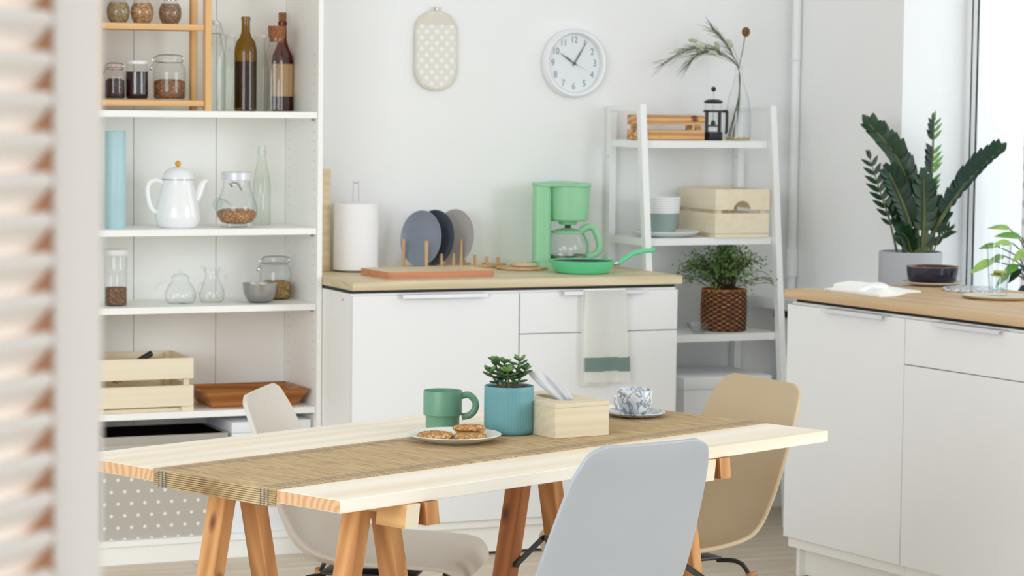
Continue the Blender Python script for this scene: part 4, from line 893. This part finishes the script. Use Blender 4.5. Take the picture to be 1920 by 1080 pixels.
# pothos at the frame edge
PP = W(.27, .80)
t = thing('dark_vase', 'dark blue vase with the pale trailing plant on the sill', 'vase', (PP.x, PP.y, ZS)); obj('body', L([(0, 0), (.04, 0), (.052, .02), (.055, .06), (.04, .11), (.028, .13), (.026, .115), (0, .11)], 36), 'darkblue', t)
po = thing('pothos_plant', 'lime green leafy plant at the window edge behind the water glass', 'plant', (PP.x, PP.y, ZS+.112), AZ)
for (tip, ln, wd, mt, up) in (((-.125, -.03, .10), .085, .042, 'leafp', .4), ((-.105, .02, .145), .06, .034, 'leafl', .9), ((-.07, -.05, .16), .07, .036, 'leafp', .9), ((-.06, .04, .20), .08, .034, 'leafp', 1.0), ((-.03, 0, .175), .085, .04, 'leafl', .9), ((-.01, -.03, .135), .08, .04, 'leafp', .7), ((.02, .02, .19), .08, .04, 'leafp', .8), ((-.085, .0, .115), .06, .035, 'leafl', .5), ((-.05, -.05, .09), .065, .036, 'leafl', .5), ((.05, -.02, .12), .08, .04, 'leafl', .6), ((-.075, -.04, .06), .06, .026, 'leafl', .2), ((-.035, -.03, .075), .06, .03, 'leafd', .4)):
    q = Vector(tip); obj('stem', T(smoothpath([(0, 0, 0), (q.x*.3, q.y*.3, q.z*.7), tuple(q)], 5), .0022, 6), 'leafd', po)
    d = Vector((q.x*1.2-.02, q.y-.15*0, (up-.75)*.12)); bm = bmesh.new(); leaf_bm(bm, q, d, (0, -.55, .85), ln, wd, droop=.35, fold=.15); obj('leaf', bm, mt, po)

# ------------------------------------------------------------ dining table
TA = .393563; TX, TY = -1.288983, -3.983644; TL, TW_, ZT = 1.5371, .8315, .7872
def tp(s, t_, z=0): return Vector((TX+math.cos(TA)*s-math.sin(TA)*t_, TY+math.sin(TA)*s+math.cos(TA)*t_, z))
tb = thing('dining_table', 'pale pine table board resting on two trestles', 'table', tp(0, 0, ZT-.0255), TA)
bm = bmesh.new(); box(bm, 0, TL, 0, TW_, 0, .0255, bev=.0012, seg=1)
for f in bm.faces:
    if abs(f.normal.x) > .9: f.material_index = 1
bmesh.ops.recalc_face_normals(bm, faces=bm.faces)
for f in bm.faces:
    f.normal_update()
    if abs(f.normal.x) > .9: f.material_index = 1
obj('tabletop', bm, ['pine', 'pine_end'], tb)
def trestle(label, s0, mats):
    t = thing('trestle', label, 'trestle', tp(s0, 0), TA, 'pine trestles under the table top'); zt = ZT-.026
    for sd, mt in ((-1, mats[0]), (1, mats[1])):
        bm = bmesh.new(); x = sd*.024; poly = [(x-.018, zt), (x+.018, zt), (x+.018+sd*.003, zt-.022), (x-.018+sd*.003, zt-.022)]; prism(bm, poly, .074, .60, 'xz'); obj('rail', bm, 'rail', t)
        for ya, yb in ((-.008, .0735), (.6005, .66)):
            bm = bmesh.new(); poly = [(x-.018, zt), (x+.018, zt), (x+.018+sd*.006, zt-.046), (x-.018+sd*.006, zt-.046)]; prism(bm, poly, ya, yb, 'xz')
            for f in bm.faces:
                f.normal_update()
                if abs(f.normal.y) > .9: f.material_index = 1
            obj('rail_end', bm, ['rail', 'crate'] if sd < 0 else ['legd', 'leg'], t)  # lit end faces and a shaded second rail, painted by material choice
        for y in (.138, .54):
            bm = bmesh.new(); yy = y
            A = [bm.verts.new(p) for p in ((sd*.033-.016, yy-.027, zt-.012), (sd*.033+.016, yy-.027, zt-.012), (sd*.033+.016, yy+.027, zt-.012), (sd*.033-.016, yy+.027, zt-.012))]
            A = [bm.verts.new((v.co.x+sd*.152, v.co.y, 0)) for v in A]+A
            for f in ((3, 2, 1, 0), (4, 5, 6, 7), (0, 1, 5, 4), (1, 2, 6, 5), (2, 3, 7, 6), (3, 0, 4, 7)): bm.faces.new([A[i] for i in f])
            bmesh.ops.delete(bm, geom=[v for v in bm.verts if not v.link_faces], context='VERTS')
            bmesh.ops.bevel(bm, geom=[e for e in bm.edges], offset=.002, segments=1, affect='EDGES')
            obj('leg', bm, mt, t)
    for y in (.138, .54):
        z0 = .47; x0 = .033+.152*(zt-z0)/zt
        bm = bmesh.new(); bar(bm, (-x0, y-.032, z0), (.0, y-.032, z0+.052), .004, .013); bar(bm, (.0, y-.036, z0+.052), (x0, y-.036, z0), .004, .013); tube(bm, [(-x0, y-.028, z0), (-x0, y-.037, z0)], .007, 10); tube(bm, [(0, y-.03, z0+.052), (0, y-.04, z0+.052)], .006, 10)
        obj('hinge_brace', bm, 'black', t)
    return t
trestle('warm pine trestle under the table end nearest the louvred screen', .210, ('leg', 'leg'))
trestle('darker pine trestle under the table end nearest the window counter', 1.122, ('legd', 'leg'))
# runner
rn = thing('table_runner', 'bamboo reed table runner laid along the table and folded over its end', 'table runner', tp(0, 0, ZT), TA)
r0, r1 = .180, .553; pitch = .0046; bm = bmesh.new(); nS = int((TL+.002)/pitch)
for i in range(nS):
    s0 = i*pitch-.001; j = .0012*math.sin(i*1.7)
    vs = [bm.verts.new((s0+x, y, zz_)) for y in (r0+j, r1+j) for x, zz_ in ((.0001, .0003), (.0012, .0022), (pitch-.0012, .0022), (pitch-.0001, .0003))]
    for a in range(3): bm.faces.new((vs[a], vs[a+1], vs[a+5], vs[a+4]))
    bm.faces.new((vs[0], vs[4], vs[7], vs[3])); bm.faces.new(vs[:4][::-1]); bm.faces.new(vs[4:])
for i in range(8):
    z0 = -.0005-i*.0043; j = .0012*math.sin(i*2.3)
    box(bm, -.0046, -.0012, r0+j, r1+j, z0-.0035, z0, bev=.0010, seg=1)
box(bm, -.0042, .0012, r0, r1, -.0008, .0020, bev=.0012, seg=1)
obj('reeds', bm, 'reed', rn)['kind'] = 'stuff'
obj('reed_gap_shade', B(-.0016, -.0008, r0+.002, r1-.002, -.0345, -.001), 'twig', rn)  # added dark strip; its brown paints the shade between hanging reeds
for y in (r0+.020, r0+.031, r0+.042, r1-.042, r1-.031, r1-.020):
    bm = bmesh.new()
    for i in range(0, nS): box(bm, i*pitch+.0004, i*pitch+.0024, y-.0007, y+.0007, .0018, .0027)
    for i in range(8): box(bm, -.0053, -.0044, y-.0011+.0006*(i % 2), y+.0011+.0006*(i % 2), -.0044-i*.0043, -.0006-i*.0043)
    obj('stitched_thread', bm, 'thread', rn)
ZR = ZT+.0024
# mug
t = thing('mug', 'sage green stacking mug behind the cookie plate', 'mug', (-.708, -3.088, ZR-.0024), math.radians(-22))
obj('body', L([(0, 0), (.034, 0), (.0375, .003), (.0385, .010), (.0385, .030), (.0405, .033), (.0443, .036), (.0443, .088), (.0435, .0905), (.042, .0895), (.0415, .04), (.036, .03), (.034, .008), (0, .006)], 56), 'mug', t)
obj('handle', T(smoothpath([(.0425, 0, .078), (.060, 0, .080), (.074, 0, .066), (.074, 0, .048), (.062, 0, .034), (.0435, 0, .030)], 7), .0052, 12, flat=1.5), 'mug', t)
# plate and cookies
CX, CY = -.772, -3.305
tag(put(obj('cookie_plate', L([(0, 0), (.058, 0), (.064, .003), (.09, .010), (.103, .0165), (.1055, .018), (.104, .0195), (.09, .0135), (.064, .006), (0, .0055)], 64), 'crema'), CX, CY, ZR), 'pale grey-green plate of cookies on the runner', 'plate')
def cookie(x, y, zc, r, tilt, label, seed):
    rn_ = random.Random(seed); t = thing('cookie', label, 'cookie', (CX+x, CY+y, ZR+zc), rn_.uniform(0, 6), 'oat cookies on the plate')
    t.rotation_euler = (tilt, 0, AZ)
    bm = L([(0, 0), (r*.85, 0), (r*.98, .004), (r, .008), (r*.93, .0125), (r*.6, .015), (0, .0158)], 36)
    for v in bm.verts: v.co *= 1+rn_.uniform(-.025, .025); v.co.z += rn_.uniform(-.0006, .0006)
    obj('biscuit', bm, 'cookie', t); bm = bmesh.new()
    for k in range(26):
        a, q = rn_.uniform(0, 6.28), r*math.sqrt(rn_.uniform(0, .8)); ball(bm, (q*math.cos(a), q*math.sin(a), .0150-.004*(q/r)**3), .0022, 6, 1, .7, .8)
    obj('seeds', bm, 'seed', t)['kind'] = 'stuff'
cookie(-.018-.02, .012, .0068, .040, 0, 'oat cookie lying flat, farthest from the blue pot', 1)
cookie(.030, -.022, .0068, .036, .04, 'oat cookie partly covered by another one', 2)
cookie(.040, .006, .0205, .037, -.10, 'oat cookie resting on top of another near the blue pot', 3)
# succulent
SX, SY = -.598, -3.213
t = thing('ribbed_planter', 'teal blue ribbed ceramic planter on the runner', 'planter', (SX, SY, ZR), AZ)
def ribf(a, z): return 1+.018*(abs(math.sin(a*24+.35*math.sin(a*2+z*30)))-.5)*min(1, max(0, (z-.004)*200))*min(1, max(0, (.1-z)*200))
obj('pot', L([(0, 0), (.050, 0), (.0545, .004), (.0555, .010)]+[(.0557, .012+.0105*i) for i in range(9)]+[(.0562, .107), (.0555, .109), (.0535, .108), (.0525, .09)], 192, rfun=ribf), 'teal', t, ang=60)
obj('soil', L([(0, .105), (.0525, .1045)], 36), 'soil', t)
jp = thing('jade_plant', 'small jade succulent with thick oval leaves in the teal planter', 'plant', (SX, SY, ZR+.1045), AZ)
rj = random.Random(11)
def jleaf(p, d, ln, wd, mat):
    bm = bmesh.new(); ball(bm, (0, 0, 0), .5, 10); d = Vector(d).normalized()
    mt = Matrix.Translation(Vector(p)+d*ln*.5) @ d.to_track_quat('X', 'Z').to_matrix().to_4x4() @ Matrix.Diagonal((ln, wd, wd*.30, 1)); bmesh.ops.transform(bm, matrix=mt, verts=bm.verts); obj('leaf', bm, mat, jp)
for (bx, by, tx, ty, tz, lv) in ((-.012, 0, -.034, .006, .056, 5), (.006, .005, .024, .012, .058, 5), (0, -.012, -.004, -.022, .036, 4), (.012, 0, .036, -.004, .040, 4), (-.006, .01, -.012, .018, .052, 4), (-.02, 0, -.044, -.010, .034, 3)):
    P = smoothpath([(bx, by, -.001), ((bx+tx)/2, (by+ty)/2, tz*.5), (tx, ty, tz)], 6); obj('stem', T(P, .0024, 8), 'stem', jp)
    for i in range(lv):
        f = .38+.62*i/(lv-1); k = min(len(P)-1, int(f*(len(P)-1))); p = P[k]; a0 = rj.uniform(0, 1.5)+i*PI/2; top = i == lv-1
        for q in range(4 if top else 2):
            a = a0+q*(PI/2 if top else PI); el = .55 if top else .15
            jleaf(p, (math.cos(a), math.sin(a)*.7, el+rj.uniform(.0, .5)), (.021 if top else .026)*rj.uniform(.9, 1.1), (.015 if top else .019), 'jadel' if top and rj.random() < .8 else 'jade')
# tissue box
t = thing('tissue_box', 'pale wooden tissue box with a white tissue pulled out', 'tissue box', (-.540, -3.335, ZR), math.radians(8))
bm = bmesh.new(); LX_, LY_, LZ_ = .146, .235, .0775
obj('shell', B(0, LX_, 0, LY_, 0, LZ_-.009, bev=.001, seg=1), 'tissuebox', t)
bm = bmesh.new(); outer = rrect(LX_, LY_, .001, 1, LX_/2, LY_/2); hole = [(LX_/2+.024*math.cos(a), LY_/2+.07*math.sin(a)) for a in [2*PI*k/32+PI/4*0 for k in range(32)]]
vo = [bm.verts.new((x, y, LZ_)) for x, y in outer]; vh = [bm.verts.new((x, y, LZ_)) for x, y in hole]; vb = [bm.verts.new((x, y, LZ_-.0085)) for x, y in hole]; vob = [bm.verts.new((x, y, LZ_-.0088)) for x, y in outer]
eo = [bm.edges.new((vo[i], vo[(i+1) % len(vo)])) for i in range(len(vo))]; eh = [bm.edges.new((vh[i], vh[(i+1) % 32])) for i in range(32)]
bmesh.ops.triangle_fill(bm, edges=eo+eh, use_beauty=True)
for i in range(32): bm.faces.new((vh[i], vh[(i+1) % 32], vb[(i+1) % 32], vb[i]))
for i in range(len(vo)): bm.faces.new((vo[i], vo[(i+1) % len(vo)], vob[(i+1) % len(vo)], vob[i]))
obj('lid', bm, 'tissuebox', t)
o = obj('opening', L([(0, 0), (1, 0)], 32), 'dark', t); o.scale = (.0238, .0695, 1); o.location = (LX_/2, LY_/2, LZ_-.0084)
bm = bmesh.new(); rows = []; RV = Vector((.912, -.409, 0)); RV.rotate(Matrix.Rotation(-math.radians(8), 3, 'Z')); DV = Vector((-RV.y, RV.x, 0))
for j in range(15):
    v = j/14; row = []
    for i in range(13):
        u = i/12-.5; wd = .034+.030*math.sin(PI*min(1, v*.70)); cl = .014-.060*v-.004*v*v; hz = LZ_-.0075+.072*v-.016*v*v*(1.2*u+.6)
        q = RV*(cl+u*wd)+DV*(.011*math.sin(u*8+.6)*(1-.3*v)+.010*v); row.append(bm.verts.new((LX_/2+q.x, LY_/2-.03+q.y, hz+.006*math.cos(u*5)*v)))
    rows.append(row)
for A, D in zip(rows, rows[1:]):
    for k in range(12): bm.faces.new((A[k], A[k+1], D[k+1], D[k]))
bmesh.ops.solidify(bm, geom=bm.faces, thickness=.0008); obj('tissue', bm, 'paper', t)
# cup and saucer
UX, UY = -.186, -3.03
o = put(obj('saucer', plate_bm(.073, .012), 'marble'), UX, UY, ZR); tag(o, 'grey marbled saucer under the marbled cup', 'saucer')
t = thing('tea_cup', 'grey and white marbled tea cup at the window end of the table', 'cup', (UX, UY, ZR+.0056), math.radians(0))
obj('body', L([(0, 0), (.024, 0), (.028, .003), (.036, .014), (.0415, .032), (.0435, .058), (.0428, .0595), (.0412, .058), (.039, .033), (.033, .014), (0, .006)], 48), 'marble', t)
obj('handle', T(smoothpath([(-.040, -.008, .045), (-.056, -.012, .048), (-.060, -.013, .032), (-.050, -.011, .016), (-.035, -.008, .014)], 6), .0036, 10), 'marble', t)

# ------------------------------------------------------------ chairs
def catmull_rows(pr, n):
    out = []
    N = len(pr)
    for i in range(N-1):
        p0, p1, p2, p3 = pr[max(i-1, 0)], pr[i], pr[i+1], pr[min(i+2, N-1)]
        for k in range(n):
            t_ = k/n; out.append(tuple(.5*((2*b)+(-a+c)*t_+(2*a-5*b+4*c-d)*t_*t_+(-a+3*b-3*c+d)*t_**3) for a, b, c, d in zip(p0, p1, p2, p3)))
    out.append(pr[-1]); return out
PROF = [(.245, .415, .165, .0), (.235, .438, .20, .0), (.20, .45, .222, .006), (.10, .442, .232, .02), (0, .432, .232, .036), (-.10, .438, .226, .05), (-.165, .475, .218, .056), (-.20, .54, .211, .050), (-.217, .60, .206, .040), (-.238, .68, .197, .028), (-.257, .75, .186, .018), (-.27, .79, .172, .012), (-.276, .812, .158, .008), (-.279, .826, .125, .005)]
def chair(label, mat, x, y, azd, scl, wf=1.0):
    t = thing('shell_chair', label, 'chair', (x, y, 0), math.radians(90-azd), None)
    rows_ = catmull_rows(PROF, 4); bm = bmesh.new(); V = []
    for i, (px, pz, hw, lift) in enumerate(rows_):
        a, b = rows_[max(i-1, 0)], rows_[min(i+1, len(rows_)-1)]; d = Vector((b[0]-a[0], b[1]-a[1])).normalized(); n_ = (d.y, -d.x); row = []
        for k in range(-14, 15):
            s = k/14; l_ = lift*abs(s)**2.2+(.004 if abs(k) == 14 else 0)*0; row.append(bm.verts.new(((px+n_[0]*l_)*scl, hw*s*scl*wf, (pz+n_[1]*l_)*scl)))
        V.append(row)
    for A, D in zip(V, V[1:]):
        for k in range(28): bm.faces.new((A[k], A[k+1], D[k+1], D[k]))
    bmesh.ops.recalc_face_normals(bm, faces=bm.faces)
    sh = obj('shell', bm, mat, t, ang=75); so = sh.modifiers.new('thickness', 'SOLIDIFY'); so.thickness = .011; so.offset = 0; bv = sh.modifiers.new('soft', 'BEVEL'); bv.width = .0035; bv.segments = 2; bv.limit_method = 'ANGLE'; bv.angle_limit = math.radians(50)
    obj('mount_plate', B(-.11, .12, -.085, .085, .418*scl-.012, .418*scl-.0045, bev=.002), 'black', t)
    for sx in (-1, 1):
        for sy in (-1, 1):
            top = Vector((sx*.10, sy*.075, .418*scl-.014)); kn = Vector((sx*.165, sy*.145, .345*scl)); ft = Vector((sx*.235, sy*.215, 0))
            lg = obj('leg', T([kn+(ft-kn)*-.10, ft], [.0145, .010], 14), 'leg', t)
            bm = bmesh.new(); tube(bm, smoothpath([top, top+Vector((sx*.045, sy*.045, -.006)), kn+(ft-kn)*.05, kn+(ft-kn)*.22], 4), .0058, 8); tube(bm, [kn+Vector((.018, 0, 0)), kn-Vector((.018, 0, 0))], .005, 8); obj('leg_bracket', bm, 'black', lg)
    return t
chair('light grey plastic shell chair with its back to the camera', 'chairgrey', -.722, -3.757, -11.5, 1.062, .865)
chair('tan plastic shell chair at the table end by the window counter', 'chairtan', -.03, -2.905, 265, 1.03)
chair('beige plastic shell chair on the bookcase side of the table', 'chairbeige', -.765, -2.80, 123, 1.02)

# ------------------------------------------------------------ louvred folding screen in the foreground
EA = math.radians(43.8)
sp = thing('folding_screen', 'cream louvred wooden folding screen panel close to the camera', 'screen', (-2.6387, -7.2553, 0), math.radians(90-43.8))
# local +x runs along the panel away from the camera, +y is the rear side
obj('stile', B(-.048, 0, 0, .019, 0, 1.86, bev=.002), 'screenw', sp); obj('stile', B(-.50, -.452, 0, .019, 0, 1.86, bev=.002), 'screenw', sp)
obj('groove_shade', B(-.0492, -.0482, .0015, .0175, .1, 1.80), 'screenin', sp)  # thin strip added to carry the painted brown gap shade
for z0, z1 in ((.0, .10), (1.80, 1.86)): obj('rail', B(-.4515, -.0495, .001, .018, z0, z1), 'screenw', sp)
s0 = None; pz = .0197
for i in range(84):
    z0 = .125+i*pz
    if z0 > 1.78: break
    if s0 is None:
        bm = bmesh.new(); prism(bm, [(.0005, .0045), (.0015, .0095), (.0045, .0105), (.0185, -.0075), (.0185, -.0115), (.0155, -.0120)], -.4505, -.0497, 'yz'); s0 = obj('slat', bm, 'screenw', sp, smooth=False); o = s0
    else: o = s0.copy(); C.objects.link(o); o.parent = sp
    o.location = (0, 0, z0)
